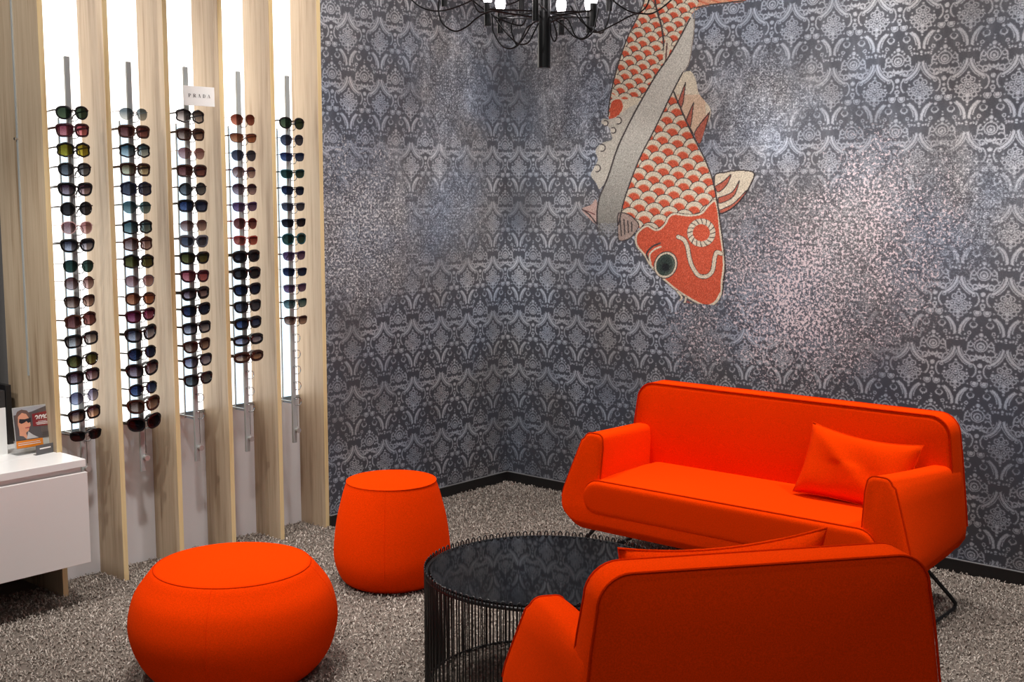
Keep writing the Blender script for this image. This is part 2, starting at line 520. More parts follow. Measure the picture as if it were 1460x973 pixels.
# ------------------------------------------------------------------ koi printed on the wallpaper
def koi_paint(PX, PY):
    """colour + alpha of the printed fish on drawing coordinates (numpy arrays)"""
    Hh, Ww = PX.shape
    rgb = np.zeros((Hh, Ww, 3)); al = np.zeros((Hh, Ww))

    def smooth(pts, k=6, closed=True):
        p = np.array(pts, float); n = len(p); out = []
        rngi = range(n if closed else n - 1)
        for i in rngi:
            if closed: p0, p1, p2, p3 = p[i - 1], p[i], p[(i + 1) % n], p[(i + 2) % n]
            else: p0, p1, p2, p3 = p[max(i - 1, 0)], p[i], p[i + 1], p[min(i + 2, n - 1)]
            for t in np.linspace(0, 1, k, endpoint=False):
                out.append(0.5 * ((2 * p1) + (-p0 + p2) * t + (2 * p0 - 5 * p1 + 4 * p2 - p3) * t * t + (-p0 + 3 * p1 - 3 * p2 + p3) * t ** 3))
        if not closed: out.append(p[-1])
        return np.array(out)

    def inside(poly):
        c = np.zeros(PX.shape, bool); n = len(poly)
        for i in range(n):
            x1, y1 = poly[i]; x2, y2 = poly[(i + 1) % n]
            if y1 == y2: continue
            cond = ((y1 > PY) != (y2 > PY)) & (PX < (x2 - x1) * (PY - y1) / (y2 - y1) + x1)
            c ^= cond
        return c

    def dline(pts):
        d = np.full(PX.shape, 1e9)
        for (x1, y1), (x2, y2) in zip(pts[:-1], pts[1:]):
            dx, dy = x2 - x1, y2 - y1; q = dx * dx + dy * dy + 1e-9
            t = np.clip(((PX - x1) * dx + (PY - y1) * dy) / q, 0, 1)
            d = np.minimum(d, np.hypot(PX - x1 - t * dx, PY - y1 - t * dy))
        return d

    def put(mask, col, a=1.0):
        w = mask.astype(float) * a
        rgb[:] = rgb * (1 - w[..., None]) + np.array(col) * w[..., None]
        al[:] = np.maximum(al, mask.astype(float))

    def stroke(pts, w, col, closed=False, k=5, clip=None, a=1.0):
        p = smooth(pts, k, closed)
        if closed: p = np.vstack([p, p[:1]])
        mk = dline(p) < w
        if clip is not None: mk &= clip
        put(mk, col, a)

    ORG = (205, 92, 66); CR = (216, 206, 186); DK = (72, 66, 68); GW = (200, 198, 190); PCH = (214, 160, 130)
    # --- tail at the top
    tail = smooth([(985, -14), (1000, -60), (1040, -62), (1062, -40), (1064, 0), (1030, 5), (1000, 11), (990, 14)])
    mk = inside(tail); put(mk, PCH); put(mk & (((PX * .4 - PY) % 9) < 3), ORG, .6); stroke([(990, 12), (1012, 7), (1064, 1)], 1.0, DK)
    # --- side fins
    dors = smooth([(960, 128), (972, 106), (984, 101), (992, 112), (997, 133), (1012, 152), (1013, 166), (1005, 186), (998, 206), (988, 190), (970, 156)])
    mk = inside(dors); put(mk, CR); put(mk & (PY > 135) & (PX < 1006), (212, 178, 152), .7)
    for sp in ([(977.5, 117), (973, 150), (965, 152)], [(989, 146), (984, 182), (976, 178)], [(1012, 160), (999, 204), (990, 190)]):
        k2 = inside(smooth(sp)); put(k2 & mk, (178, 100, 84)); stroke(sp + [sp[0]], .7, DK, clip=mk)
    stroke([(960, 130), (970, 156), (988, 190)], .9, DK)
    pec = smooth([(1018, 252), (1032, 246), (1052, 243), (1075, 246), (1070, 264), (1059, 282), (1044, 297), (1026, 305), (1022, 290)])
    mk = inside(pec); put(mk, CR)
    for sp in ([(1019, 266), (1032, 258), (1042, 249), (1036, 264), (1024, 274)], [(1024, 282), (1044, 274), (1054, 258), (1046, 280), (1026, 290)],
               [(1026, 300), (1046, 290), (1064, 272), (1058, 284), (1044, 298), (1028, 306)]):
        k2 = inside(smooth(sp)); put(k2 & mk, (184, 100, 82)); stroke(sp + [sp[0]], .7, DK, clip=mk)
    stroke(pec[::3], 1.2, DK, closed=True, k=2)
    lf = smooth([(829, 298), (842, 292), (850, 284), (853, 300), (851, 320), (838, 310)]); mk = inside(lf); put(mk, (196, 168, 160))
    stroke([(829, 298), (840, 306), (851, 320)], 1, DK); stroke([(834, 300), (848, 306)], .8, (120, 80, 80))
    # --- upper body
    ub = smooth([(928, -60), (920, -20), (916, 8), (906, 32), (895, 52), (886, 74), (879, 99), (874, 118), (870, 138), (867, 160), (872, 176), (896, 172),
                 (915, 140), (940, 105), (962, 70), (984, 26), (992, 12), (1000, -10), (1006, -60)])
    mub = inside(ub); put(mub, (200, 180, 160))

    def scales(mask, org_, axis, w, step, r, cnt, rows, ang=0):
        ax = np.array(axis, float); ax /= np.linalg.norm(ax); ac = np.array([-ax[1], ax[0]])
        if ac[0] < 0: ac = -ac
        for j in range(rows):
            for i in range(-cnt, cnt + 1):
                c = np.array(org_) + ax * step * j + ac * w * (i + .5 * (j % 2))
                dx = PX - c[0]; dy = PY - c[1]
                ua = dx * ax[0] + dy * ax[1]; uc = dx * ac[0] + dy * ac[1]
                dd = np.hypot(uc * .98, ua * (1.0))
                m0 = (dd < r + .9) & mask & (ua < r * .9)
                if not m0.any(): continue
                put(m0, DK); put((dd < r - .2) & m0, CR)
                e = np.hypot(uc, (ua - r * .22))
                put((e < r * .68) & m0, ORG); put((e < r * .74) & (e > r * .60) & m0, (222, 158, 128), .55)
    scales(mub, (948, -70), (-.30, .95), 20, 10.5, 10.6, 5, 25)
    stroke([(935, -60), (934, 0), (943, 37), (946, 60), (948, 92)], 1.3, DK)
    k2 = inside(smooth([(949, 56), (957, 60), (950, 90), (945, 92)])); put(k2, CR); stroke([(951, 62), (949, 88)], 1.1, (110, 80, 78))
    put(mub & inside(smooth([(870, 134), (890, 142), (905, 138), (922, 148), (910, 172), (893, 188), (872, 178), (884, 160)])), CR)
    k2 = inside(smooth([(872, 146), (884, 142), (888, 154), (879, 166), (870, 168)])); put(k2, ORG)
    stroke([(928, -40), (916, 8), (895, 52), (879, 99), (870, 138), (867, 165)], 1.1, DK)
    # --- foam at the left
    foam = smooth([(868, 170), (860, 169), (857, 176), (868, 182), (871, 192), (872, 199), (860, 203), (851, 210), (849, 218), (852, 228), (846, 240), (842, 250), (850, 262),
                   (856, 270), (870, 245), (892, 190), (912, 155), (904, 150), (890, 158), (880, 166)])
    mf = inside(foam); put(mf, (196, 192, 182))
    for c in ((863, 176, 4), (858, 211, 5), (881, 172, 5), (851, 240, 5), (874, 186, 4)):
        rr = np.hypot(PX - c[0], PY - c[1]); put((abs(rr - c[2]) < .8) & (PX - c[0] > -2), DK)
        put((rr < c[2] - 1), (214, 208, 196))
    # --- sweeping band
    band = smooth([(984, 24), (990, 38), (987, 64), (982, 91), (973, 104), (958, 133), (946, 158), (933, 185), (921, 210), (911, 228), (901, 252), (891, 282), (885, 306), (881, 331), (880, 352),
                   (868, 358), (859, 352), (853, 336), (851, 314), (854, 284), (867, 252), (879, 215), (891, 188), (909, 153), (933, 111), (958, 74)])
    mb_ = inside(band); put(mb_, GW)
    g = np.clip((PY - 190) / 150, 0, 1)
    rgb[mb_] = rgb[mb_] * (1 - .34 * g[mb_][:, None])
    # --- lower body
    lb = smooth([(960, 130), (970, 156), (983, 183), (995, 210), (1006, 229), (1012, 240), (1018, 264), (1025, 301), (1029, 331), (1033, 358), (1034, 380), (1031, 403), (1030, 420), (1020, 435),
                 (1005, 438), (990, 432), (978, 425), (963, 415), (943, 398), (926, 380), (918, 366), (906, 351), (905, 336), (912, 326), (896, 318), (884, 306), (891, 282), (901, 252), (911, 227),
                 (933, 185), (946, 158)])
    mlb = inside(lb); put(mlb, CR)
    head = smooth([(912, 326), (923, 320), (936, 326), (946, 319), (952, 308), (962, 303), (980, 305), (998, 303), (1008, 292), (1020, 284), (1026, 300), (1029, 331), (1033, 358), (1034, 380), (1031, 403),
                   (1030, 420), (1020, 435), (1005, 438), (990, 432), (978, 425), (963, 415), (943, 398), (926, 380), (918, 366), (906, 351), (905, 336)])
    mh = inside(head)
    scales(mlb & ~mh, (950, 128), (-.22, .975), 22, 14.5, 13.2, 6, 15)
    put(mh, ORG)
    dh = dline(np.vstack([head, head[:1]])); put(mh & (dh < 3.6), CR); put(mh & (dh < 1.0), DK)
    put(mh & (dh >= 3.6) & (((PX * 3.1 + PY * 5.3) % 7) < 1.5), (196, 84, 60), .4)
    # eye
    stroke([(926, 372), (922, 362), (930, 352), (941, 347)], 1.3, DK); stroke([(928, 376), (926, 364), (933, 356), (942, 352)], 1.2, CR)
    ex, ey = (PX - 949), (PY - 378); u = ex * .94 + ey * .34; v = -ex * .34 + ey * .94
    er = np.hypot(u / 15.5, v / 18.5); put(er < 1.08, DK); put(er < 1.0, CR); put(er < .86, (62, 76, 70)); put((er < .8) & (u > 3), (96, 108, 98), .7)
    put(np.hypot(u / 11, v / 13) < .9, (50, 62, 60), .8); put(np.hypot(u - 1, v - 3) < 5.5, (32, 36, 40))
    # spiral
    rr = np.hypot(PX - 1000, PY - 332); th = np.arctan2(PY - 332, PX - 1000)
    put(rr < 20.5, DK, .5); put(rr < 20, CR); put(rr < 12.2, ORG); put(((th * 16 / (2 * np.pi) + rr * .06) % 1 < .22) & (rr < 20) & (rr > 12), DK)
    # whisker ridge
    wp = [(967, 338), (975, 342), (980, 352), (983, 368), (987, 380), (996, 393), (1008, 394), (1016, 386), (1019, 368), (1022, 360), (1028, 362)]
    stroke(wp, 3.4, DK); stroke(wp, 2.5, CR)
    # mouth and barbels
    lip = smooth([(978, 428), (992, 434), (1008, 439), (1024, 434), (1018, 444), (998, 447), (984, 440)]); put(inside(lip) & ~mh, (150, 92, 90))
    for pts in ([(966, 416), (972, 424), (970, 428)], [(978, 424), (976, 432), (971, 434)]): stroke(pts, 2, DK); stroke(pts, 1.3, CR)
    stroke([(985, 432), (1000, 437), (1018, 432), (1027, 418)], 1.0, CR)
    gill = smooth([(882, 304), (896, 306), (906, 314), (911, 322), (904, 334), (896, 341), (882, 343), (881, 322)])
    mk = inside(gill); put(mk, (168, 150, 142))
    for i in range(4): stroke([(884 + i * 5.5, 311 + i * 2), (886 + i * 5, 336 - i * 2)], .9, DK, clip=mk)
    stroke(gill[::4], .8, DK, closed=True, k=2)
    stroke([(960, 130), (983, 183), (1006, 229), (1018, 264), (1029, 331), (1034, 380), (1030, 420)], 1.2, DK)
    stroke([(984, 26), (958, 74), (933, 111), (909, 153), (891, 188), (879, 215), (867, 252), (854, 284), (851, 314), (853, 336)], 1.1, DK)
    stroke([(990, 12), (990, 38), (987, 64), (982, 91), (973, 104)], .9, (150, 140, 132))
    stroke([(973, 104), (958, 133), (933, 185), (911, 228), (891, 282), (882, 320)], 1.0, DK)
    # broken print at the low end of the band
    nzv = np.sin(PX * 1.7 + PY * 2.3) * np.sin(PX * .9 - PY * 1.9 + 2)
    al[(PY > 318) & mb_ & ~mlb & ~mk & (nzv > (360 - PY) / 42 - .4)] = 0
    return rgb, al


def srgb_np(a):
    a = a / 255.0
    return np.where(a <= 0.04045, a / 12.92, ((a + 0.055) / 1.055) ** 2.4)


def build_koi():
    s0, s1, z0, z1, st = 0.50, 1.62, 1.10, 2.85, 0.0026
    ns = int((s1 - s0) / st); nz = int((z1 - z0) / st)
    S, Zg = np.meshgrid(s0 + st * np.arange(ns), z0 + st * np.arange(nz))
    P = CORNER[None, None, :] + R_DIR * S[..., None] + M_IN * 0.0012
    X_ = P[..., 0]; Y_ = P[..., 1]; dz = Zg - CAM_H
    dep = Y_ * math.cos(PITCH) - dz * math.sin(PITCH); hy = Y_ * math.sin(PITCH) + dz * math.cos(PITCH)
    rgb, al = koi_paint(730 + F_PX * X_ / dep, 486.5 - F_PX * hy / dep)   # drawing units -> wall metres (perspective squaring)
    rough_noise = rng.normal(0, 1, rgb.shape[:2])
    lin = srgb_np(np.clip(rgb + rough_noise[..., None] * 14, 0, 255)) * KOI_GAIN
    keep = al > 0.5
    fk = keep[:-1, :-1] & keep[1:, :-1] & keep[:-1, 1:] & keep[1:, 1:]
    ids = np.full(keep.shape, -1); used = np.zeros(keep.shape, bool)
    used[:-1, :-1] |= fk; used[1:, :-1] |= fk; used[:-1, 1:] |= fk; used[1:, 1:] |= fk
    ids[used] = np.arange(used.sum())
    V = np.stack([P[..., 0][used], P[..., 1][used], Zg[used]], 1)
    Fq = np.stack([ids[:-1, :-1][fk], ids[:-1, 1:][fk], ids[1:, 1:][fk], ids[1:, :-1][fk]], 1)
    me = bpy.data.meshes.new('koi_print')
    me.vertices.add(len(V)); me.vertices.foreach_set('co', V.astype(np.float32).ravel())
    me.loops.add(Fq.size); me.loops.foreach_set('vertex_index', Fq.astype(np.int32).ravel())
    me.polygons.add(len(Fq)); me.polygons.foreach_set('loop_start', np.arange(0, Fq.size, 4, dtype=np.int32))
    me.update(calc_edges=True)
    at = me.color_attributes.new('print', 'FLOAT_COLOR', 'POINT')
    c4 = np.ones((len(V), 4), np.float32); c4[:, :3] = lin[used]
    at.data.foreach_set('color', c4.ravel())
    m, N, L, Pb = new_mat('koi_ink'); X.tree = m.node_tree
    a = N.new('ShaderNodeVertexColor'); a.layer_name = 'print'
    tc = N.new('ShaderNodeTexCoord')
    g = (noise_x(tc.outputs['Object'], 160, 4, .7)).step(.34, .66) * .42 + .72
    vm = N.new('ShaderNodeVectorMath'); vm.operation = 'SCALE'; L.new(a.outputs[0], vm.inputs[0]); L.new(g.s, vm.inputs['Scale'])
    L.new(vm.outputs[0], Pb.inputs['Base Color']); Pb.inputs['Roughness'].default_value = .6; Pb.inputs['Specular IOR Level'].default_value = .25
    me.materials.append(m)
    o = bpy.data.objects.new('koi_print', me); COL.objects.link(o); o.parent = wall_right
    o['label'] = 'orange and cream koi carp printed head down on the dark wallpaper'
    return o


KOI_GAIN = 0.9
build_koi()

# ------------------------------------------------------------------ display rack (wood fins, lit backing)
rack = empty('display_rack', LP(0, 0), RACK_RZ, 'tall backlit display bay with upright oak fins along the left wall', 'shelving')
# rack local frame: x = -t , y = -n
for t in T_FIN:
    mb = MB(); w = .022
    mb.box(-(t + w), -t, -0.0, .20, 0, CEIL - .002, 0)
    f = mb.build('upright_fin', M_wood, rack)
    e = MB(); e.box(-(t + w), -t, -0.0012, -0.0001, 0, CEIL - .002); e.build('edge_band', M_woodedge, f)
for k in range(5):
    a, b = T_FIN[k] + .0225, T_FIN[k + 1] - .0005
    p = MB(); p.box(-b, -a, .196, .205, .64, CEIL - .002); p.build('light_panel', M_panel, rack)
    p = MB(); p.box(-b, -a, .190, .206, 0, .64); p.build('back_board', M_board, rack)
    p = MB(); p.box(-b, -a, .188, .192, .636, .650); p.build('panel_clip_rail', M_steel, rack)
# deeper side panel beyond the last fin with slotted rail
sp = MB(); sp.box(-2.7356, -2.7136, .206, .385, 0, CEIL - .002); sp.build('side_panel', M_wood, rack)
sr = MB(); sr.box(-2.7405, -2.7358, .197, .206, .9, CEIL - .01); sr.build('shelf_rail', M_steel, rack)
sr = MB(); sr.tube([(-2.751, .2015, 1.866), (-2.738, .2015, 1.866)], .006, 8); sr.build('shelf_pin', M_chrome, rack)

# ------------------------------------------------------------------ display rods
T_ROD = [1.497 + .276 * k for k in range(5)]            # 0 = nearest the corner
ROD_WORD = ['rightmost', 'fourth', 'middle', 'second', 'leftmost']
YS = {4: [161, 186, 214, 242, 270, 298, 325, 350, 380, 404, 430, 457, 485, 514, 537, 566, 591, 621],
      3: [163, 188, 215, 242, 269.5, 296, 324, 348, 373, 401, 426.5, 450, 476, 504, 527, 555, 577.5, 603],
      2: [166, 192, 219, 244, 270, 294, 322, 344, 368, 394, 419, 442, 468, 493, 515, 541],
      1: [171, 197, 222, 246, 270, 295, 319, 343, 366, 390, 413, 437, 461, 485, 509],
      0: [176, 200, 224, 248, 272, 295, 318, 341, 365, 388, 411, 433, 457]}


def z_on_rod(t, n, y):
    """height where the rod at (t, n) shows at photo row y"""
    p = LP(t, n); dy = p.y
    b = -(y - 486.5) / F_PX
    # solve projection for z
    return CAM_H + dy * (b * math.cos(PITCH) - math.sin(PITCH)) / (math.cos(PITCH) + b * math.sin(PITCH))


ROD_Z0, ROD_Z1 = 0.448, 2.193
rods = {}
for k, t in enumerate(T_ROD):
    r = empty('display_rod', LP(t - .006, -.045, ROD_Z0), RACK_RZ,
              'slim steel eyewear rod, %s of the five, standing between the oak fins' % ROD_WORD[k], 'display rod', 'eyewear rods in the backlit bay')
    rods[k] = r
    H = ROD_Z1 - ROD_Z0
    mb = MB(); mb.box(-.012, .010, -.005, .007, 0, H); mb.build('bar', M_steel, r, bevel=.0015, seg=1)
    mb = MB(); mb.box(-.006, -.001, .078, .086, .19, H - .24); mb.build('reflected_bar', M_steel, r)  # mirror image of the rod in the glossy backing, modelled as solid
    mb = MB(); mb.box(-.0045, -.0025, .0075, .0775, .19, H - .25); mb.build('clear_web', M_bar, r)
    mb = MB(); mb.tube([(-.003, .007, .2), (-.003, .149, .2)], .004, 8); mb.build('stand_off', M_steel, r, smooth=True)
    mb = MB(); mb.tube([(-.06, .136, .194), (.04, .136, .194)], .003, 6); mb.build('cross_bar', M_steel, r, smooth=True)
    mb = MB(); mb.tube([(0.006, -.0045, .062), (0.006, -.022, .062)], .010, 14); mb.tube([(.006, -.021, .062), (.006, -.027, .062)], .0125, 14)
    mb.tube([(.012, -.012, .07), (.012, -.012, .05)], .007, 10)
    mb.build('lock', M_lock, r, smooth=True)
    mb = MB(); mb.tube([(.0125, -.006, .08), (.0125, -.006, H - .2)], .0011, 6); mb.build('release_wire', M_black, r, smooth=True)
    zs = [z_on_rod(t, 0, y) for y in YS[k]]
    step = (zs[0] - zs[-1]) / (len(zs) - 1)
    z = zs[-1] - step
    while z > .66: zs.append(z); z -= step
    for zz in zs:
        h = zz - ROD_Z0
        mb = MB()
        mb.tube([(-.003, -.005, h + .004), (-.003, -.030, h + .004)], .0028, 6)
        pts = [(.013 + .017 * math.sin(a), -.018, h - .012 + .019 * math.cos(a)) for a in np.linspace(0, math.pi, 9)]
        mb.tube([(.005, -.006, h + .007)] + pts + [(.005, -.006, h - .031)], .0022, 6)
        mb.build('nose_peg', M_peg, r, smooth=True)

# ------------------------------------------------------------------ sunglasses
FRAME_COL = {'black': (16, 15, 18), 'burgundy': (54, 12, 26), 'tortoise': (50, 27, 20), 'brown': (66, 38, 30), 'clear pink': (196, 158, 158), 'red': (150, 44, 38),
             'navy': (22, 26, 52), 'silver': (150, 155, 160), 'teal': (30, 72, 78), 'grey': (92, 94, 104), 'blue': (40, 52, 92), 'gold': (150, 120, 80), 'violet': (70, 50, 84)}
fm = {k: simple('frame_' + k.replace(' ', '_'), srgb(*v), .22, spec=.5, noise=.35 if k == 'tortoise' else .05, nscale=60, metal=.8 if k in ('silver', 'gold') else 0) for k, v in FRAME_COL.items()}
LENS_COL = {'green': ((52, 72, 54), (66, 84, 62)), 'pink': ((176, 70, 84), (216, 120, 124)), 'yellow': ((140, 120, 20), (176, 160, 40)), 'grey': ((74, 76, 82), (120, 124, 132)),
            'plum': ((74, 42, 58), (176, 150, 160)), 'charcoal': ((44, 42, 46), (66, 62, 64)), 'rose': ((166, 108, 112), (206, 164, 164)), 'smoke': ((56, 52, 72), (190, 184, 200)),
            'dark green': ((40, 66, 62), (56, 84, 76)), 'rose brown': ((120, 76, 74), (206, 174, 172)), 'brown': ((92, 56, 48), (190, 154, 138)), 'maroon': ((104, 46, 46), (150, 92, 88)),
            'taupe': ((96, 84, 84), (206, 196, 194)), 'olive': ((72, 70, 30), (110, 104, 56)), 'lavender': ((110, 106, 140), (190, 186, 212)), 'amber': ((84, 58, 66), (222, 170, 136)),
            'silver blue': ((110, 130, 142), (196, 200, 196)), 'pale blue': ((60, 92, 110), (196, 216, 222)), 'straw': ((116, 92, 60), (226, 214, 176)), 'slate': ((64, 66, 84), (92, 92, 112)),
            'teal': ((66, 98, 106), (130, 156, 158)), 'orange': ((160, 76, 44), (206, 128, 88)), 'magenta': ((112, 22, 60), (186, 96, 128)), 'navy': ((26, 34, 66), (52, 64, 100)),
            'blue': ((34, 50, 98), (84, 100, 146)), 'red brown': ((128, 56, 42), (182, 104, 84)), 'red': ((150, 50, 46), (196, 104, 92)), 'violet': ((82, 52, 96), (134, 104, 140)),
            'black': ((26, 24, 36), (56, 52, 62))}


def lens_mat(name, c0, c1):
    m, N, L, P = new_mat('lens_' + name.replace(' ', '_')); N.remove(P)
    tc = N.new('ShaderNodeTexCoord'); sp_ = N.new('ShaderNodeSeparateXYZ'); L.new(tc.outputs['Generated'], sp_.inputs[0])
    r = N.new('ShaderNodeValToRGB'); L.new(sp_.outputs[2], r.inputs[0])
    k = .62
    def cc(c, kk):
        mu = sum(c) / 3; q = srgb(*[mu + (v - mu) * .8 for v in c]); return (q[0] * kk, q[1] * kk, q[2] * kk, 1)
    r.color_ramp.elements[0].color = cc(c1, .55); r.color_ramp.elements[1].color = cc(c0, .42)
    r.color_ramp.elements[0].position = .1; r.color_ramp.elements[1].position = .75
    t = N.new('ShaderNodeBsdfTransparent'); L.new(r.outputs[0], t.inputs[0])
    d = N.new('ShaderNodeBsdfDiffuse'); L.new(r.outputs[0], d.inputs[0])
    g = N.new('ShaderNodeBsdfGlossy'); g.inputs['Roughness'].default_value = .04
    a = N.new('ShaderNodeMixShader'); a.inputs[0].default_value = .12; L.new(t.outputs[0], a.inputs[1]); L.new(d.outputs[0], a.inputs[2])
    b = N.new('ShaderNodeMixShader'); b.inputs[0].default_value = .012; L.new(a.outputs[0], b.inputs[1]); L.new(g.outputs[0], b.inputs[2])
    L.new(b.outputs[0], N['Material Output'].inputs[0])
    return m


lm = {k: lens_mat(k, *v) for k, v in LENS_COL.items()}


def lens_outline(kind, side, n=28):
    """outline in (x,z) around the lens centre, side=+1 is the outer direction"""
    out = []
    for i in range(n):
        a = 2 * math.pi * i / n; c, s_ = math.cos(a), math.sin(a)
        if kind == 'round': w, h, p = .0245, .0225, 2.0
        elif kind == 'panto': w, h, p = .0255, .0215, 2.25
        elif kind == 'square': w, h, p = .0275, .0205, 3.6
        elif kind == 'angular': w, h, p = .0275, .0225, 2.9
        elif kind == 'cat-eye': w, h, p = .0275, .0205, 2.6
        elif kind == 'butterfly': w, h, p = .0300, .0235, 2.7
        elif kind == 'rimless': w, h, p = .0265, .0220, 2.3
        elif kind == 'narrow': w, h, p = .0265, .0175, 3.0
        elif kind == 'wayfarer': w, h, p = .0270, .0195, 3.0
        else: w, h, p = .0310, .0175, 2.5        # wraparound
        r = (abs(c) ** p + abs(s_) ** p) ** (-1 / p)
        x = w * c * r; z = h * s_ * r
        if kind in ('panto', 'rimless'): x *= 1 + .10 * (z / h); 
        if kind == 'narrow': x *= 1 + .12 * (z / h); z += .0015 * (x / w)
        if kind in ('square', 'wayfarer'): x *= 1 + .08 * (z / h)
        if kind == 'cat-eye': x *= 1 + .10 * (z / h); z += .0045 * max(0, x / w) ** 2 * (1 if z > 0 else .3) - .001
        if kind == 'butterfly': x *= 1 + .08 * (z / h); z += .004 * (x / w) - .001
        if kind == 'angular' : 
            q = 1 - .06 * (math.cos(6 * a)); x *= q; z *= q
        out.append((side * x, z))
    return out


THICK = {'round': .0018, 'panto': .0020, 'square': .0026, 'angular': .0022, 'cat-eye': .0026, 'butterfly': .0030, 'rimless': .0005, 'narrow': .0009, 'wayfarer': .0036, 'wraparound': .0036}


def sunglasses(t, zc, kind, fcol, lens, label, group, thin=False, yaw=0, roll=0):
    root = empty('sunglasses', LP(t, .0, zc), RACK_RZ + yaw, label, 'sunglasses', group)
    root.rotation_euler = (0, roll, RACK_RZ + yaw); root.scale = (1.1, 1.0, 1.12)
    th = THICK[kind] * (.7 if thin else 1.5); off = {'butterfly': .0375, 'wraparound': .0365, 'rimless': .0335}.get(kind, .0345)
    curve = lambda x: .9 * x * x * 3.6                 # frame wraps back towards the temples
    fr = MB()
    for sd in (-1, 1):
        ol = lens_outline(kind, sd)
        pts = [(sd * off + x, curve(sd * off + x), z) for x, z in ol]
        tr = [th * (1.35 if z > .008 else 1.0) for x, z in ol] + [th]
        fr.tube(pts + [pts[0]], tr, 6, closed=False) if False else fr.tube(pts, tr[:-1], 6, closed=True)
    inner = off - {'butterfly': .029, 'wraparound': .031}.get(kind, .0255)
    bz = .006 if kind not in ('square', 'wayfarer') else .009
    fr.tube([(-inner - .001, .0006, bz), (-inner * .5, -.0006, bz + .003), (inner * .5, -.0006, bz + .003), (inner + .001, .0006, bz)], max(.0012, th * .9), 6)
    if kind in ('narrow',):
        fr.tube([(-.062, curve(.062), .0135), (-off, curve(off), .0165), (-.008, 0, .0135), (.008, 0, .0135), (off, curve(off), .0165), (.062, curve(.062), .0135)], .0019, 6)
    for sd in (-1, 1):
        xe = sd * (off + {'butterfly': .030, 'wraparound': .031}.get(kind, .0265))
        fr.tube([(xe - sd * .003, curve(xe) - .0005, .009), (xe + sd * .004, curve(xe) + .003, .0095)], max(.0016, th), 6)
        # nose pad
        fr.tube([(sd * (inner - .001), .001, -.002), (sd * (inner - .003), .007, -.006)], .0013, 5)
    fr.build('frame', fm[fcol], root, smooth=True)
    for sd in (-1, 1):
        ol = lens_outline(kind, sd)
        vs = [(sd * off, curve(off) - .0010, 0)]
        for q in (.5, .98):
            vs += [(sd * off + x * q, curve(sd * off + x * q) - .0010 * (1 - q) - .0002, z * q) for x, z in ol]
        n = len(ol); fs = [(0, 1 + i, 1 + (i + 1) % n) for i in range(n)] + [(1 + i, 1 + n + i, 1 + n + (i + 1) % n, 1 + (i + 1) % n) for i in range(n)]
        mesh_obj('lens', vs, fs, lm[lens], root, True)
    for sd in (-1, 1):
        xe = sd * (off + {'butterfly': .033, 'wraparound': .033}.get(kind, .0295))
        hgt = {'wayfarer': .0052, 'wraparound': .006, 'butterfly': .0045, 'square': .0035, 'cat-eye': .0034}.get(kind, .0022) * 1.4
        if thin: hgt = .0012
        pts = [(xe, curve(xe) + .002, .0095), (xe + sd * .001, curve(xe) + .012, .0095), (xe + sd * .000, .06, .008), (xe - sd * .003, .105, .004), (xe - sd * .006, .128, -.006), (xe - sd * .008, .140, -.020)]
        tb = MB(); tb.tube(pts, .0013 if not thin else .0009, 6, ry=hgt)
        tb.build('temple', fm[fcol], root, smooth=True)
    return root


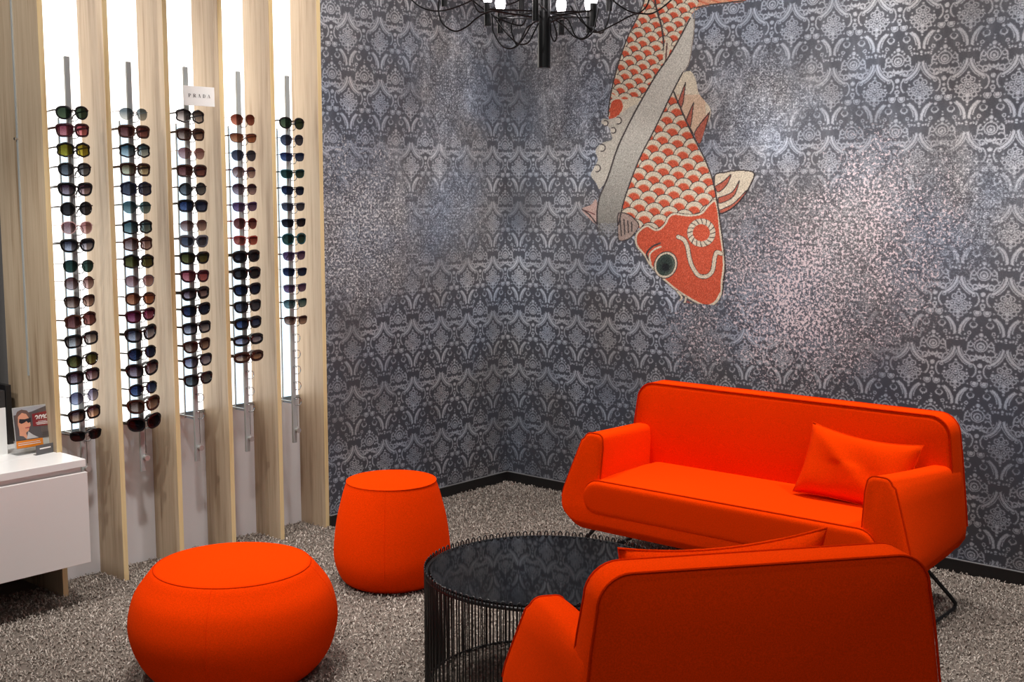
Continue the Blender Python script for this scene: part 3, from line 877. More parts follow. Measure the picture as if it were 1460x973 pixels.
G = {4: [('panto', 'black', 'green'), ('square', 'burgundy', 'pink'), ('angular', 'black', 'yellow'), ('panto', 'black', 'grey'), ('cat-eye', 'black', 'plum'), ('round', 'black', 'charcoal'),
         ('panto', 'clear pink', 'rose'), ('cat-eye', 'black', 'smoke'), ('panto', 'black', 'dark green'), ('round', 'tortoise', 'rose brown'), ('cat-eye', 'black', 'brown'), ('angular', 'brown', 'maroon'),
         ('square', 'black', 'taupe'), ('panto', 'black', 'olive'), ('square', 'black', 'plum'), ('round', 'navy', 'lavender'), ('square', 'black', 'amber'), ('narrow', 'black', 'charcoal')],
     3: [('rimless', 'silver', 'silver blue'), ('square', 'brown', 'maroon'), ('angular', 'black', 'pale blue'), ('square', 'tortoise', 'straw'), ('angular', 'navy', 'slate'), ('rimless', 'teal', 'teal'),
         ('angular', 'black', 'teal'), ('angular', 'brown', 'rose brown'), ('angular', 'black', 'olive'), ('panto', 'grey', 'rose'), ('panto', 'tortoise', 'orange'), ('cat-eye', 'burgundy', 'magenta'),
         ('butterfly', 'black', 'smoke'), ('panto', 'black', 'navy'), ('butterfly', 'black', 'plum'), ('panto', 'black', 'blue'), ('butterfly', 'tortoise', 'brown'), ('butterfly', 'black', 'black')],
     2: [('angular', 'black', 'taupe'), ('square', 'tortoise', 'brown'), ('rimless', 'gold', 'rose'), ('square', 'tortoise', 'maroon'), ('round', 'black', 'grey'), ('square', 'black', 'blue'),
         ('rimless', 'silver', 'rose brown'), ('cat-eye', 'grey', 'slate'), ('cat-eye', 'black', 'olive'), ('cat-eye', 'burgundy', 'pink'), ('wayfarer', 'black', 'plum'), ('cat-eye', 'black', 'navy'),
         ('square', 'black', 'smoke'), ('cat-eye', 'tortoise', 'brown'), ('cat-eye', 'black', 'lavender'), ('cat-eye', 'black', 'grey')],
     1: [('rimless', 'gold', 'red brown'), ('narrow', 'brown', 'orange'), ('rimless', 'navy', 'slate'), ('rimless', 'violet', 'rose brown'), ('rimless', 'brown', 'plum'), ('narrow', 'violet', 'violet'),
         ('rimless', 'red', 'maroon'), ('narrow', 'red', 'red'), ('wayfarer', 'black', 'black'), ('wayfarer', 'black', 'charcoal'), ('cat-eye', 'black', 'navy'), ('cat-eye', 'black', 'slate'),
         ('wayfarer', 'black', 'blue'), ('wraparound', 'black', 'lavender'), ('wraparound', 'tortoise', 'amber')],
     0: [('panto', 'black', 'green'), ('panto', 'navy', 'slate'), ('narrow', 'navy', 'blue'), ('narrow', 'teal', 'dark green'), ('narrow', 'black', 'navy'), ('narrow', 'grey', 'slate'),
         ('narrow', 'navy', 'black'), ('panto', 'teal', 'dark green'), ('narrow', 'violet', 'violet'), ('narrow', 'navy', 'navy'), ('narrow', 'grey', 'violet'), ('narrow', 'black', 'teal'),
         ('narrow', 'brown', 'brown')]}
ORD = ['topmost', 'second from top', 'third from top', 'fourth from top', 'fifth from top', 'sixth from top', 'seventh from top', 'eighth from top', 'ninth from top', 'tenth from top',
       'eleventh from top', 'twelfth from top', 'thirteenth from top', 'fourteenth from top', 'fifteenth from top', 'sixteenth from top', 'seventeenth from top', 'lowest']
for k in G:
    t = T_ROD[k]
    for i, (kind, fc, ln) in enumerate(G[k]):
        pos = 'lowest' if i == len(G[k]) - 1 else ORD[i]
        art = {'rimless': '%s rimless' % fc, 'narrow': '%s slim-framed' % fc, 'panto': '%s rounded' % fc}.get(kind, '%s %s' % (fc, kind))
        lab = '%s sunglasses with %s lenses, %s on the %s rod' % (art, ln, pos, ROD_WORD[k])
        thin = (fc in ('clear pink', 'silver', 'gold', 'grey', 'navy') and kind in ('panto', 'round', 'rimless', 'narrow')) or (k == 4 and i in (8, 9, 10))
        yaw = random.uniform(-.07, .07); roll = random.uniform(-.03, .03)
        if k in (4,) and i in (11, 12, 13, 14, 15, 16): roll -= .10; yaw += .0
        if k == 3 and i >= 11: roll -= .10
        if k == 2 and i >= 10: roll -= .08
        if k == 1 and i >= 8: roll -= .03
        sunglasses(t, z_on_rod(t, 0, YS[k][i]), kind, fc, ln, lab, 'sunglasses on the %s rod' % ROD_WORD[k], thin, yaw, roll)


# ------------------------------------------------------------------ lettering
def flat_text(s, size, name, mat, parent, loc, rot, bold=0.0, sx=1.0):
    c = bpy.data.curves.new(name, 'FONT'); c.body = s; c.size = size; c.align_x = 'CENTER'; c.align_y = 'CENTER'; c.offset = bold; c.extrude = 0.0002
    tmp = bpy.data.objects.new('lettering_source', c); COL.objects.link(tmp)
    dg = bpy.context.evaluated_depsgraph_get()
    me = bpy.data.meshes.new_from_object(tmp.evaluated_get(dg))
    bpy.data.objects.remove(tmp); me.name = name
    me.materials.clear(); me.materials.append(mat)
    o = bpy.data.objects.new(name, me); COL.objects.link(o); o.parent = parent; o.location = loc; o.rotation_euler = rot; o.scale = (sx, 1, 1)
    return o


# brand card above the middle rod
tS = T_ROD[2]; zS = z_on_rod(tS, -.01, 137)
sign = empty('brand_sign', LP(tS, -.012, zS), RACK_RZ, 'white rectangular sign with black capital letters atop the middle rod', 'sign')
mb = MB(); mb.box(-.030, .128, -.002, .002, -.040, .044); mb.build('card', M_card, sign, bevel=.001, seg=1)
mb = MB(); mb.box(-.012, .004, .002, .028, -.06, -.03); mb.build('clip', M_acryl, sign)


def glyph(ch, x, h):
    """high contrast serif capitals from strokes: returns list of polygons (x,z)"""
    w = h * .78; t = h * .24; s = h * .06; P_ = []
    if ch == 'A':
        P_ += [[(x, 0), (x + s, 0), (x + w * .5, h), (x + w * .5 - s, h)], [(x + w * .5 - t * .5, h), (x + w * .5 + t * .2, h), (x + w, 0), (x + w - t, 0)]]
        P_ += [[(x - s, 0), (x + s * 2.4, 0), (x + s * 2.4, s), (x - s, s)]]
    if ch in 'PRD':
        P_ += [[(x, 0), (x + t, 0), (x + t, h), (x, h)], [(x - s, 0), (x + t + s, 0), (x + t + s, s), (x - s, s)]]
        y0 = 0 if ch == 'D' else h * .45; n = 10; cx = x + w * .55; ry = (h - y0) / 2; cy = y0 + ry; rx = w * .42
        for i in range(n):
            a, b = -math.pi / 2 + math.pi * i / n, -math.pi / 2 + math.pi * (i + 1) / n
            fa, fb = 1 - .62 * math.cos(a) * 1.0, 1 - .62 * math.cos(b)
            P_.append([(cx + rx * math.cos(a), cy + ry * math.sin(a)), (cx + rx * math.cos(b), cy + ry * math.sin(b)), (cx + rx * math.cos(b) * fb, cy + (ry - s) * math.sin(b)), (cx + rx * math.cos(a) * fa, cy + (ry - s) * math.sin(a))])
        for yy in (y0, h - s): P_.append([(x + t, yy), (cx, yy), (cx, yy + s), (x + t, yy + s)])
        if ch == 'R': P_.append([(x + w * .4, h * .45), (x + w * .4 + t, h * .45), (x + w + t * .4, 0), (x + w - t * .6, 0)])
    return P_


mb = MB(); h = .0150
for i, ch in enumerate('PRADA'):
    for poly in glyph(ch, -.006 + i * .0245, h):
        if len(poly) == 4: mb.add([(px_, -.0032, pz - .004) for px_, pz in poly], [(0, 1, 2, 3)])
mb.build('lettering', M_ink, sign, fixn=False)

# ------------------------------------------------------------------ white cabinet, leaflet
cab = empty('wall_cabinet', LP(0, 0), RACK_RZ, 'low white drawer cabinet floating at the left edge below the leaflet', 'cabinet')
TR, NF, ZT = 2.722, .20, .605
mb = MB(); mb.box(-4.0, -TR, -NF, -.002, ZT - .03, ZT); mb.build('worktop', M_whitetop, cab, bevel=.0015, seg=1)
mb = MB(); mb.box(-4.0, -2.737, 0.0, .42, ZT - .03, ZT); mb.build('rear_worktop', M_whitetop, cab, bevel=.0015, seg=1)
mb = MB(); mb.box(-3.98, -TR - .012, -NF + .02, -.003, ZT - .415, ZT - .031); mb.build('body', M_white, cab)
mb = MB(); mb.box(-3.98, -2.740, 0, .42, ZT - .415, ZT - .031); mb.build('rear_body', M_white, cab)
mb = MB(); mb.box(-3.9, -TR + .004, -NF - .002, -NF + .019, ZT - .42, ZT - .052); mb.build('drawer', M_white, cab, bevel=.0012, seg=1)
mb = MB(); mb.box(-3.4, -3.36, -.1, .4, 0, ZT - .416); mb.build('leg', M_wood, cab)

pA = at_z(23, 642, ZT + .024); pB = at_z(76.5, 633.5, ZT + .024)
pc = (Vector(pA) + Vector(pB)) / 2; dv = Vector(pB) - Vector(pA); LW = dv.length
LH = .168
lf = empty('leaflet_stand', (pc.x, pc.y, ZT), math.atan2(dv.y, dv.x), 'upright discount leaflet in clear holder standing on the white cabinet', 'leaflet')
TILT = -.12


def lbox(name, x0, x1, z0, z1, mat, d=0.0, par=lf):
    mb = MB(); e = .0004
    vs = []
    for yy in (-d, -d - e):
        for (x, z) in ((x0, z0), (x1, z0), (x1, z1), (x0, z1)):
            vs.append((x, yy * math.cos(TILT) - z * math.sin(TILT) * 1.0, z * math.cos(TILT) + .024))
    mb.add(vs, [(0, 1, 2, 3), (7, 6, 5, 4), (0, 4, 5, 1), (1, 5, 6, 2), (2, 6, 7, 3), (3, 7, 4, 0)])
    return mb.build(name, mat, par)


def lpoly(name, pts, mat, d, par=lf):
    vs = [(x, -d * math.cos(TILT) - z * math.sin(TILT), z * math.cos(TILT) + .024) for x, z in pts]
    return mesh_obj(name, vs, [tuple(range(len(vs)))], mat, par)


def flatm(name, c, r=.4): return simple(name, srgb(*c), r, noise=.08, nscale=60)


w2 = LW / 2
holder = lbox('holder', -w2 - .004, w2 + .004, 0, LH + .004, M_acryl, .004)
ft = MB(); ft.box(-w2, w2, -.006, .05, .0, .003); ft.box(-w2, w2, -.006, -.003, .0, .03); ft.build('foot', M_acryl, lf)
sheet = lbox('leaflet', -w2, w2, .001, LH, flatm('leaflet_paper', (196, 196, 190)), 0)
def fr_(x, z): return (-w2 + x * LW, z * LH)
def lp2(name, pts, c, d): lpoly(name, [fr_(*p) for p in pts], flatm('print_' + name, c), d, sheet)
lp2('backdrop', [(.02, .20), (.98, .20), (.98, .98), (.02, .98)], (92, 84, 84), .0008)
lp2('street_light', [(.02, .82), (.5, .86), (.98, .98), (.02, .98)], (178, 178, 182), .0010)
lp2('hair', [(.08, .55), (.06, .78), (.12, .90), (.24, .94), (.38, .90), (.46, .78), (.42, .66), (.30, .74), (.14, .50)], (112, 88, 78), .0012)
lp2('face', [(.12, .22), (.13, .45), (.11, .60), (.13, .78), (.24, .86), (.35, .82), (.41, .72), (.43, .62), (.44, .54), (.40, .49), (.38, .42), (.30, .37), (.34, .22)], (232, 164, 130), .0014)
lp2('dark_glasses', [(.14, .64), (.16, .72), (.30, .70), (.46, .72), (.46, .62), (.38, .60), (.34, .65), (.29, .62), (.2, .60)], (34, 32, 38), .0016)
lp2('mouth', [(.28, .50), (.41, .51), (.40, .48), (.30, .475)], (176, 80, 74), .0016)
lp2('jacket', [(.30, .22), (.36, .40), (.48, .30), (.62, .22)], (206, 202, 200), .0016)
lp2('collar', [(.04, .22), (.04, .34), (.22, .30), (.30, .22)], (96, 92, 92), .0017)
lp2('red_field', [(.50, .50), (.98, .48), (.98, .84), (.50, .80)], (140, 34, 38), .0018)
lp2('orange_banner', [(.02, .02), (.72, .02), (.72, .20), (.02, .20)], (240, 138, 30), .0018)
lp2('grey_box', [(.72, .20), (.98, .20), (.98, .34), (.72, .34)], (70, 68, 70), .0016)
Mwp = flatm('leaflet_white_print', (245, 242, 238))
flat_text('20%', LH * .19, 'discount_lettering', Mwp, sheet, (-w2 + LW * .725, -.0026 - LH * .685 * math.sin(TILT) * 1.0, LH * .685 * math.cos(TILT) + .024), (math.pi / 2 + TILT * -1, 0, 0), bold=.0009, sx=.95)
for (a, b, z, hh) in ((.64, .86, .60, .010), (.58, .93, .565, .016), (.60, .93, .53, .016), (.06, .64, .135, .013), (.06, .66, .09, .016)):
    lpoly('small_print', [fr_(a, z), fr_(b, z), fr_(b, z + hh), fr_(a, z + hh)], Mwp, .0024, sheet)
# grey card in front of the leaflet
p0 = Vector(at_z(52, 650, ZT)); p1 = Vector(at_z(76, 645, ZT)); d2 = p1 - p0
pcard = empty('name_card', ((p0.x + p1.x) / 2, (p0.y + p1.y) / 2, ZT), math.atan2(d2.y, d2.x), 'small grey card standing before the leaflet on the white cabinet', 'card')
mb = MB(); ww = d2.length / 2; mb.box(-ww, ww, -.001, .0015, .0, .040); mb.build('plate', flatm('grey_plastic', (92, 92, 94)), pcard)
mb = MB(); mb.box(-ww * .6, ww * .7, -.0015, -.0011, .022, .027); mb.build('printed_line', Mwp, pcard)
mb = MB(); mb.box(-ww, ww, .0, .02, .0, .002); mb.build('foot', flatm('grey_plastic_foot', (92, 92, 94)), pcard)

# things glimpsed in the recess at the far left
for i, (dx, hh, c, lb) in enumerate(((.0, .25, (30, 28, 30), 'black book spine, nearest the oak panel in the dark recess'), (.028, .23, (60, 58, 60), 'dark grey book, middle one in the dark recess'),
                                     (.056, .26, (36, 32, 34), 'black book spine farthest left in the dark recess'))):
    b0 = LP(2.78 + dx, -.30, ZT)
    o = empty('book', b0, RACK_RZ, lb, 'book', 'books in the dark recess')
    mb = MB(); mb.box(-.012, .012, -.002, .105, 0, hh); mb.box(-.009, .009, .104, .106, .003, hh - .003, 1)
    mb.build('cover', [flatm('book_cover', c), M_card], o, bevel=.001, seg=1)
o = empty('display_card', LP(2.885, -.12, ZT), RACK_RZ, 'white upright card at the far left end of the cabinet top', 'card')
mb = MB(); mb.box(-.09, .002, -.002, .002, 0, .19); mb.build('panel', M_card, o)
mb = MB(); mb.box(-.09, .002, .002, .05, 0, .003); mb.build('foot', M_card, o)

# ------------------------------------------------------------------ upholstered sofas
def rrect(w0, w1, z0, z1, r, n=6, slant=0.0):
    """rounded rectangle outline, counter-clockwise in (u,z)"""
    pts = []
    for cx, cz, a0 in ((w1 - r, z0 + r, -90), (w1 - r, z1 - r, 0), (w0 + r, z1 - r, 90), (w0 + r, z0 + r, 180)):
        for i in range(n + 1):
            a = math.radians(a0 + 90 * i / n); pts.append((cx + r * math.cos(a), cz + r * math.sin(a)))
    return pts


def upholstered(name, label, cat, loc, rz, L, D, za_f, za_r, zb_, inset, cushion_top, arm_t=.10, lean_f=.06, back_th=.13, front_lean=.03, flare=.03, fslope=.26, splay=.05):
    root = empty(name, loc, rz, label, cat)
    zlow = .185
    side = lambda z, v=0.0: (inset + fslope * max(0, v - .14) / (D - .14)) * (max(0.0, z - .25) ** 2 / (max(0.0, z - .25) + .06)) - flare * max(0, v - .10) / (D - .10)        # outer faces slope inwards going up
    # ---- body shell: arms and base in one sweep from rear to front
    sweep = []; S_ = 18
    for j in range(S_ + 1):
        v = .025 + (D - .025) * j / S_
        za = za_r + (za_f - za_r) * (v / D)
        lift = 0.0
        if v < .12: lift = .07 * (1 - math.sqrt(max(0, 1 - ((.12 - v) / .12) ** 2)))
        if v > D - .05: lift = .03 * (1 - math.sqrt(max(0, 1 - ((v - D + .05) / .05) ** 2)))
        zl = zlow + lift; r = .125; out = []
        # outer right side up from bottom centre -> arm top -> inner -> seat deck -> left
        for i in range(9):
            a = math.radians(-90 + 90 * i / 8)
            out.append((L - r + r * math.cos(a) - .002 - side(max(.25, zl + r + r * math.sin(a)), v), zl + r + r * math.sin(a)))
        for z in np.linspace(zl + r + .02, za - .035, 5): out.append((L - side(z, v), z))
        so = L - side(za, v)
        for i in range(1, 6):
            a = math.radians(90 * i / 5); out.append((so - .035 + .035 * math.cos(a), za - .035 + .035 * math.sin(a)))
        si = so - arm_t
        for i in range(0, 5):
            a = math.radians(90 + 90 * i / 4); out.append((si + .03 + .03 * math.cos(a), za - .03 + .03 * math.sin(a)))
        for z in np.linspace(za - .06, .31, 4): out.append((si - .004, z))
        half = out
        full = half + [(L - u, z) for u, z in reversed(half)]
        ring = []
        for u, z in full:
            vv = v
            if j == S_ or v > D * .5:                     # front face leans back towards the top
                vv = v - lean_f * max(0, (z - zlow) / (za_f - zlow)) * ((v - D * .5) / (D * .5)) ** 1.6
            ring.append((u, -vv, z))
        sweep.append(ring)
    mb = MB(); n = len(sweep[0])
    # softened front and rear rims
    def shrink(ring, k, dy):
        out = []
        m_ = len(ring)
        for i in range(m_):
            p0, p1, p2 = Vector(ring[i - 1]), Vector(ring[i]), Vector(ring[(i + 1) % m_])
            t = (p2 - p0); nrm = Vector((t.z, 0, -t.x)); nrm.normalize() if nrm.length > 1e-9 else None
            out.append(tuple(p1 - nrm * k + Vector((0, dy, 0))))
        return out
    rr = [shrink(sweep[0], .014, .0), shrink(sweep[0], .005, -.006)] + sweep[1:-1] + [tuple(map(tuple, sweep[-1]))] + [shrink(sweep[-1], .006, -.008), shrink(sweep[-1], .016, -.012)]
    rr[0] = [(a, b + .006, c) for a, b, c in rr[0]]
    mb.loft([list(r) for r in rr], cap=True)
    body = mb.build('body', M_orange, root, smooth=True)
    # piping round the arm fronts
    for sd in (0, 1):
        front = sweep[-1]; half_n = n // 2
        seg_ = front[7:half_n - 1] if sd == 0 else front[half_n + 1:n - 7]
        pts = [(p[0], p[1] - .001, p[2]) for p in seg_]
        mb = MB(); mb.tube(pts, .0032, 6); mb.build('arm_piping', M_seam, root, smooth=True)
    # ---- backrest
    def bprof(shr, tilt=0):
        pts = []; zt = zb_ - shr; r = .085 - shr * .5
        for i in range(9):
            a = math.radians(0 + 90 * i / 8); u = L - side(zt) - shr + .003 - r + r * math.cos(a); pts.append((u, zt - r + r * math.sin(a)))
        top = pts[:]
        mid = [(L / 2 + (L / 2 - side(zt) - r) * q, zt) for q in (.6, .2, -.2, -.6)]
        zs = [.32, .42, .52, .60]
        rb = .11; right = [(L - shr + .004 - rb + rb * math.cos(math.radians(a)) - .008, zlow + .014 + shr + rb + rb * math.sin(math.radians(a))) for a in (-90, -70, -45, -20)]
        right += [(L - side(z) - shr - .003, z) for z in zs]
        lst = right + top + mid
        lst += [(L - u, z) for u, z in reversed(top)] + [(L - u, z) for u, z in reversed(right)]
        return lst
    layers = []
    def yrear(z): return .012 - .030 * (z - .2) / .6
    def yfront(z): return -(back_th + front_lean * max(0, (zb_ - z)) / .5)
    for shr, q in ((.022, -.0), (.006, .05), (0, .13), (0, .5), (0, .87), (.006, .95), (.022, 1.0)):
        layers.append([(u, yrear(z) * (1 - q) + yfront(z) * q, z) for u, z in bprof(shr)])
    mb = MB(); mb.loft(layers, cap=True); mb.build('backrest', M_orange, root, smooth=True)
    for q, nm in ((.045, 0), (.955, 1)):
        pr = bprof(.002)[4:-4]
        mb = MB(); mb.tube([(u, yrear(z) * (1 - q) + yfront(z) * q, z) for u, z in pr], .0034, 6); mb.build('back_piping', M_seam, root, smooth=True)
    # ---- seat cushion
    si = L - side(cushion_top, D * .3) - arm_t - .006; li = L - si
    ct, cb = cushion_top, cushion_top - .15
    pr = rrect(li, si, cb, ct, .072, 6)
    cx, cz = L / 2, (ct + cb) / 2
    def ring_at(v, k, dome=0):
        return [(cx + (u - cx) * (1 - k * .02), -v, cz + (z - cz) * (1 - k * .5) + (dome * (1 - ((u - cx) / (L / 2)) ** 2) if z > cz else 0)) for u, z in pr]
    vf = D - .012
    rings = [ring_at(back_th + .01, 0), ring_at(D * .4, 0, .012), ring_at(D * .7, 0, .012), ring_at(vf - .03, 0, .008), ring_at(vf, .0, .002), ring_at(vf + .012, .12), ring_at(vf + .018, .4), ring_at(vf + .02, .8)]
    mb = MB(); mb.loft(rings); mb.build('seat_cushion', M_orange, root, smooth=True)
    mb = MB(); mb.tube([(u, y - .002, z + .001) for u, y, z in ring_at(vf, 0, .002)], .0032, 6, closed=True); mb.build('cushion_piping', M_seam, root, smooth=True)
    # ---- black sled legs
    for u in (.12, L - .12):
        uo = u - splay if u < L / 2 else u + splay
        pts = [(u, -.20, .20), (u + (uo - u) * .85, -.125, .06), (uo, -.11, .030), (uo, -.115, .014), (uo, -.14, .010), (uo, -D + .16, .010), (uo, -D + .11, .012), (uo, -D + .09, .028), (uo, -D + .10, .06), (u, -D + .14, .20)]
        mb = MB(); mb.tube(pts, .008, 10); mb.build('sled_leg', M_black, root, smooth=True)
    return root


sofa = upholstered('sofa', 'long orange two-seat sofa with black sled legs against the right wallpapered wall', 'sofa', (.635, 5.794, 0), math.radians(-39.7),
                   1.56, .65, .610, .575, .777, .10, .415, splay=.115)
chair = upholstered('armchair', 'orange armchair seen from behind in the foreground with its back to us', 'armchair', (1.078, 2.895, 0), math.radians(192.1),
                    0.955, .64, .565, .59, .780, .12, .42, lean_f=.12, flare=.06, fslope=.16)


def pillow(name, label, W, H, T, M4):
    nx, ny = 26, 18; vs = []; fs = []
    for side_ in (1, -1):
        for j in range(ny + 1):
            for i in range(nx + 1):
                x = -1 + 2 * i / nx; y = -1 + 2 * j / ny
                pin = 1 - .10 * (1 - x * x) * abs(y) ** 2      # edges sag between the corners
                pin2 = 1 - .07 * (1 - y * y) * abs(x) ** 2
                t = T * (max(0, 1 - abs(x) ** 4) ** .5) * (max(0, 1 - abs(y) ** 3.2) ** .5)
                wr = .006 * math.sin(7 * x + 3 * y) * (1 - x * x) * (1 - y * y) + .010 * math.exp(-((x + y * .8 + .1) / .16) ** 2) * (1 - y * y) * side_
                vs.append((x * W / 2 * pin2, side_ * (t / 2) + wr, y * H / 2 * pin - .012 * (1 - x * x) * (y > 0)))
    n1 = (nx + 1) * (ny + 1)
    for s_ in (0, 1):
        for j in range(ny):
            for i in range(nx):
                a = s_ * n1 + j * (nx + 1) + i; f = (a, a + 1, a + nx + 2, a + nx + 1)
                fs.append(f if s_ else f[::-1])
    o = mesh_obj(name, vs, fs, M_orange, None, True)
    bm = bmesh.new(); bm.from_mesh(o.data); bmesh.ops.remove_doubles(bm, verts=bm.verts, dist=.0008); bmesh.ops.recalc_face_normals(bm, faces=bm.faces); bm.to_mesh(o.data); bm.free()
    # seam around the rim
    pts = []
    for k in range(72):
        a = 2 * math.pi * k / 72; c, s_ = math.cos(a), math.sin(a); r = 1 / max(abs(c), abs(s_)); x, y = c * r, s_ * r
        pts.append((x * W / 2 * (1 - .07 * (1 - y * y) * abs(x) ** 2), .0, y * H / 2 * (1 - .10 * (1 - x * x) * abs(y) ** 2) - .012 * (1 - x * x) * (y > 0)))
    mb = MB(); mb.tube(pts, .0028, 6, closed=True); sm = mb.build('seam', M_orange, o, smooth=True)
    o.matrix_world = M4
    return tag(o, label, 'cushion')


def place(local_parent, u, v, z, rx=0, ry=0, rz=0):
    base = Matrix.Translation(local_parent.location) @ Matrix.Rotation(local_parent.rotation_euler.z, 4, 'Z')
    return base @ Matrix.Translation((u, -v, z)) @ Matrix.Rotation(rz, 4, 'Z') @ Matrix.Rotation(rx, 4, 'X') @ Matrix.Rotation(ry, 4, 'Y')


pillow('throw_pillow', 'small orange throw pillow leaning at the right end of the long sofa', .47, .30, .12, place(sofa, 1.195, .27, .55, rx=-.42, ry=.09, rz=.05))
pillow('throw_pillow', 'orange pillow whose top corners peek over the foreground armchair back', .55, .36, .12, place(chair, .515, .225, .622, rx=-.20, ry=.04, rz=0))

# ------------------------------------------------------------------ poufs
def pouf(label, c, prof, seam_r, seam_z):
    root = empty('pouf', (c[0], c[1], 0), 0, label, 'pouf')
    mb = MB(); mb.lathe(prof, 72); b = mb.build('cover', M_orange, root, smooth=True)
    mb = MB(); mb.tube([(seam_r * math.cos(a), seam_r * math.sin(a), seam_z) for a in np.linspace(0, 2 * math.pi, 73)[:-1]], .0019, 6, closed=True)
    mb.build('top_seam', M_seam, root, smooth=True)
    for k in range(4):
        a = math.radians(-100 + 90 * k + 8)
        pts = [(r * math.cos(a) * 1.0, r * math.sin(a), z) for r, z in prof if z <= seam_z]
        mb = MB(); mb.tube(pts, .0014, 5); mb.build('side_seam', M_orange, root, smooth=True)
    return root


def spline(ctrl, n=7):
    p = np.array(ctrl, float); out = []
    for i in range(len(p) - 1):
        p0, p1, p2, p3 = p[max(i - 1, 0)], p[i], p[i + 1], p[min(i + 2, len(p) - 1)]
        for t in np.linspace(0, 1, n, endpoint=False):
            out.append(tuple(0.5 * ((2 * p1) + (-p0 + p2) * t + (2 * p0 - 5 * p1 + 4 * p2 - p3) * t * t + (-p0 + 3 * p1 - 3 * p2 + p3) * t ** 3)))
    out.append(tuple(p[-1])); return out


pb = at_z(332, 803, .39)
pouf('large squat round orange pouf in the left foreground', pb, spline([(.20, .0), (.27, .02), (.325, .09), (.353, .19), (.335, .29), (.292, .355), (.264, .385), (.235, .392), (.12, .398), (.01, .400)]), .264, .3855)
ps = at_z(558, 684, .445)
pouf('tall tapered orange pouf between the oak fins and coffee table', ps, spline([(.17, .0), (.215, .03), (.243, .10), (.246, .17), (.232, .28), (.208, .38), (.190, .435), (.182, .446), (.09, .455), (.01, .457)]), .1875, .441)

# ------------------------------------------------------------------ wire coffee table
TC = (.1125, 3.98); TRD = .404; TH = .410
tb = empty('coffee_table', (TC[0], TC[1], 0), 0, 'round black wire coffee table with dark glass top between the orange seats', 'table')
mb = MB(); mb.lathe([(TRD - .018, TH - .012), (TRD - .016, TH - .010), (TRD - .016, TH - .006), (TRD - .018, TH - .004)], 96); mb.build('glass_top', M_blackglass, tb)
ringp = lambda r, z: [(r * math.cos(a), r * math.sin(a), z) for a in np.linspace(0, 2 * math.pi, 97)[:-1]]
mb = MB(); mb.tube(ringp(TRD - .006, TH - .013), .0075, 8, closed=True); mb.build('top_ring', M_black, tb, smooth=True)
mb = MB(); mb.tube(ringp(TRD - .010, .008), .0055, 8, closed=True); mb.build('floor_ring', M_black, tb, smooth=True)
loop_mesh = None
NL = 98
for k in range(NL):
    a = 2 * math.pi * k / NL
    if loop_mesh is None:
        mb = MB()
        sw = .0065
        arch = [(TRD - .004 + .0 * math.cos(q), sw * math.cos(q), TH - .004 + .012 * math.sin(q)) for q in np.linspace(math.pi, 0, 8)]
        pts = [(TRD, -sw, .004)] + [(TRD, -sw, TH * .5)] + [(TRD, p[1], p[2]) for p in arch] + [(TRD - .003, sw, TH * .5)] + [(TRD - .003, sw, .004)]
        mb.tube(pts, .0023, 6)
        o = mb.build('wire_loop', M_black, tb, smooth=True); loop_mesh = o.data
    else:
        o = bpy.data.objects.new('wire_loop', loop_mesh); COL.objects.link(o); o.parent = tb
    o.rotation_euler = (0, 0, a)

# ------------------------------------------------------------------ chandelier
CY = 3.97
cc = Vector((on_plane(776, 50, (0, CY, 0), (0, 1, 0))[0], CY, 0))
ch = empty('chandelier', (cc.x, cc.y, 0), 0, 'black branching chandelier with bare frosted bulbs and looping black cables', 'chandelier')


def chp(x, y, dy=0.0):
    P = on_plane(x, y, (0, CY + dy, 0), (0, 1, 0)); return (P[0] - cc.x, dy, P[2])


zbot = chp(776, 97)[2]
mb = MB(); mb.tube([(0, 0, zbot), (0, 0, zbot + .30)], .0205, 24); mb.tube([(0, 0, zbot + .29), (0, 0, CEIL - .01)], .012, 16); mb.build('stem', M_black, ch, smooth=True)
mb = MB(); mb.lathe([(.06, CEIL - .03), (.06, CEIL - .001)], 32); mb.build('ceiling_rose', M_black, ch, smooth=True)
zt = chp(776, 17)[2]
tiers = [(zt, [(-.178, -.05), (.152, -.03), (-.03, -.16), (.06, .17), (-.14, .13), (.15, .12)]), (zt + .10, [(.40 * math.cos(a), .40 * math.sin(a)) for a in np.radians([10, 55, 100, 145, 190, 235, 280, 325])]),
         (zt + .22, [(.30 * math.cos(a), .30 * math.sin(a)) for a in np.radians([30, 90, 150, 210, 270, 330])])]
for z, ends in tiers:
    for i, (x, y) in enumerate(ends):
        e = Vector((x, y, z)); q = Vector((-y, x, 0)).normalized() * .010
        mb = MB()
        mb.tube([Vector((0, 0, z)) + q, e + q], .0028, 6); mb.tube([Vector((0, 0, z - .02)) - q, e - q + Vector((0, 0, -.0))], .0028, 6)
        arm = mb.build('arm', M_black, ch, smooth=True)
        mb = MB(); mb.tube([e + Vector((0, 0, -.050)), e + Vector((0, 0, .022))], .0105, 14); sock = mb.build('bulb_socket', M_black, ch, smooth=True)
        mb = MB(); mb.lathe([(.008, z + .018), (.012, z + .024), (.015, z + .036), (.017, z + .046), (.015, z + .058), (.010, z + .068), (.001, z + .071)], 20, (x, y)); mb.build('bulb', M_bulb, ch, smooth=True)
Z6 = lambda pts, dy: [chp(560 + a / 3.476, b / 3.476, dy) for a, b in pts]
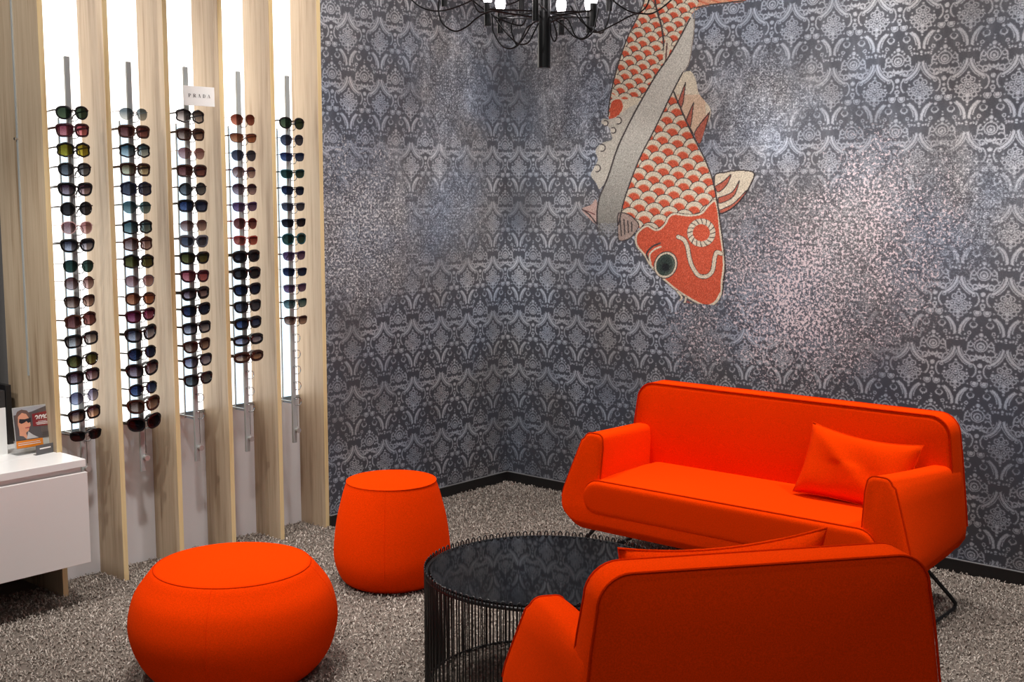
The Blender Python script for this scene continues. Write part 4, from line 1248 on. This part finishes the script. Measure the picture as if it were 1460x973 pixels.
cables = [
    ([(60, -60), (95, 0), (150, 40), (220, 55), (300, 40), (395, 0), (470, -50)], .02),
    ([(250, -70), (230, 0), (228, 60), (250, 120), (310, 155), (370, 130), (410, 95), (470, 60), (560, 50)], -.08),
    ([(340, -60), (395, 0), (450, 45), (520, 90), (600, 120), (640, 125), (665, 80), (665, 20)], .1),
    ([(492, 80), (495, 120), (500, 160), (540, 225), (590, 240), (640, 200), (690, 120), (720, 105)], -.05),
    ([(500, 80), (560, 160), (620, 215), (670, 212), (700, 160), (722, 115)], -.12),
    ([(600, 90), (588, 130), (594, 175), (620, 225), (655, 150), (680, 125), (722, 100)], .05),
    ([(780, 112), (830, 90), (870, 100), (900, 170), (940, 195), (990, 160), (1010, 90), (1020, 40)], -.04),
    ([(790, 90), (808, 150), (812, 185), (800, 205), (784, 170), (782, 100)], -.03),
    ([(900, 0), (920, 60), (960, 130), (1010, 160), (1100, 120), (1200, 70), (1290, 65), (1380, 0), (1420, -50)], -.02),
    ([(1060, -40), (1090, 0), (1150, 45), (1210, 65), (1250, 40), (1270, 0), (1280, -50)], .08),
    ([(1080, 10), (1070, 90), (1040, 160), (1000, 150), (940, 110), (880, 30)], .06),
    ([(800, 95), (850, 130), (905, 185), (960, 180), (985, 100), (985, 30)], .09),
    ([(395, 0), (430, 60), (500, 40), (610, 10), (650, -30)], .14),
]
for pts, dy in cables:
    mb = MB(); mb.tube(spline(Z6(pts, dy), 6), .0027, 6); mb.build('cable', M_black, ch, smooth=True)

# ------------------------------------------------------------------ shaggy carpet pile (nobody could count it)
def carpet():
    n = 230000
    P = np.column_stack([rng.uniform(-3.4, 3.1, n), rng.uniform(2.5, 7.0, n)])
    rel = P - CORNER[:2]
    mR = rel @ M_IN[:2]; nL = rel @ N_IN[:2]; tL = rel @ L_DIR[:2]
    ok = (mR > .012) & (((nL > .013) & (tL < 1.33)) | ((tL >= 1.32) & (nL > -.185)))
    for t in T_FIN: ok &= ~((tL > t - .004) & (tL < t + .026) & (nL < .004))
    X_ = P[:, 0] / np.maximum(P[:, 1], .1)
    ok &= (np.abs(X_) < .56)
    P = P[ok]; n = len(P)
    # wavy brushed direction field
    ang = rng.uniform(0, 2 * np.pi, n)
    ln = rng.uniform(.006, .012, n); h = rng.uniform(.005, .012, n); w = rng.uniform(.0016, .0028, n)
    dx, dy = np.cos(ang), np.sin(ang); cx, cy = -dy, dx
    curl = rng.uniform(-.6, .6, n)
    V = np.zeros((n, 8, 3), np.float32)
    for s_, (f, hz) in enumerate(((0, 0), (.35, .75), (.75, 1.0), (1.15, .62))):
        px = P[:, 0] + dx * ln * f + cx * ln * curl * f * f; py = P[:, 1] + dy * ln * f + cy * ln * curl * f * f
        ww = w * (1 if s_ < 3 else .45)
        V[:, 2 * s_] = np.column_stack([px - cx * ww, py - cy * ww, h * hz + .0005]); V[:, 2 * s_ + 1] = np.column_stack([px + cx * ww, py + cy * ww, h * hz + .0012])
    base = (np.arange(n) * 8)[:, None]
    F = np.concatenate([base + np.array([[0, 1, 3, 2]]), base + np.array([[2, 3, 5, 4]]), base + np.array([[4, 5, 7, 6]])], 1).reshape(-1, 4)
    me = bpy.data.meshes.new('carpet_pile')
    me.vertices.add(n * 8); me.vertices.foreach_set('co', V.ravel())
    me.loops.add(F.size); me.loops.foreach_set('vertex_index', F.astype(np.int32).ravel())
    me.polygons.add(len(F)); me.polygons.foreach_set('loop_start', np.arange(0, F.size, 4, dtype=np.int32))
    me.update(calc_edges=True)
    at = me.color_attributes.new('yarn', 'FLOAT_COLOR', 'POINT')
    tone = rng.choice(4, n, p=[.3, .34, .26, .10]); pal = srgb_np(np.array([(134, 124, 116), (156, 146, 137), (178, 168, 158), (204, 194, 185)], float))
    c = pal[tone] * rng.uniform(.85, 1.15, n)[:, None]
    c4 = np.ones((n, 8, 4), np.float32); c4[:, :, :3] = c[:, None, :]
    at.data.foreach_set('color', c4.ravel())
    m, N, L, Pb = new_mat('carpet_yarn'); a = N.new('ShaderNodeVertexColor'); a.layer_name = 'yarn'
    L.new(a.outputs[0], Pb.inputs['Base Color']); Pb.inputs['Roughness'].default_value = .8; Pb.inputs['Specular IOR Level'].default_value = .2
    me.materials.append(m)
    o = bpy.data.objects.new('carpet_pile', me); COL.objects.link(o)
    tag(o, 'shaggy grey-brown carpet pile covering the whole floor', 'carpet', kind='stuff')


carpet()
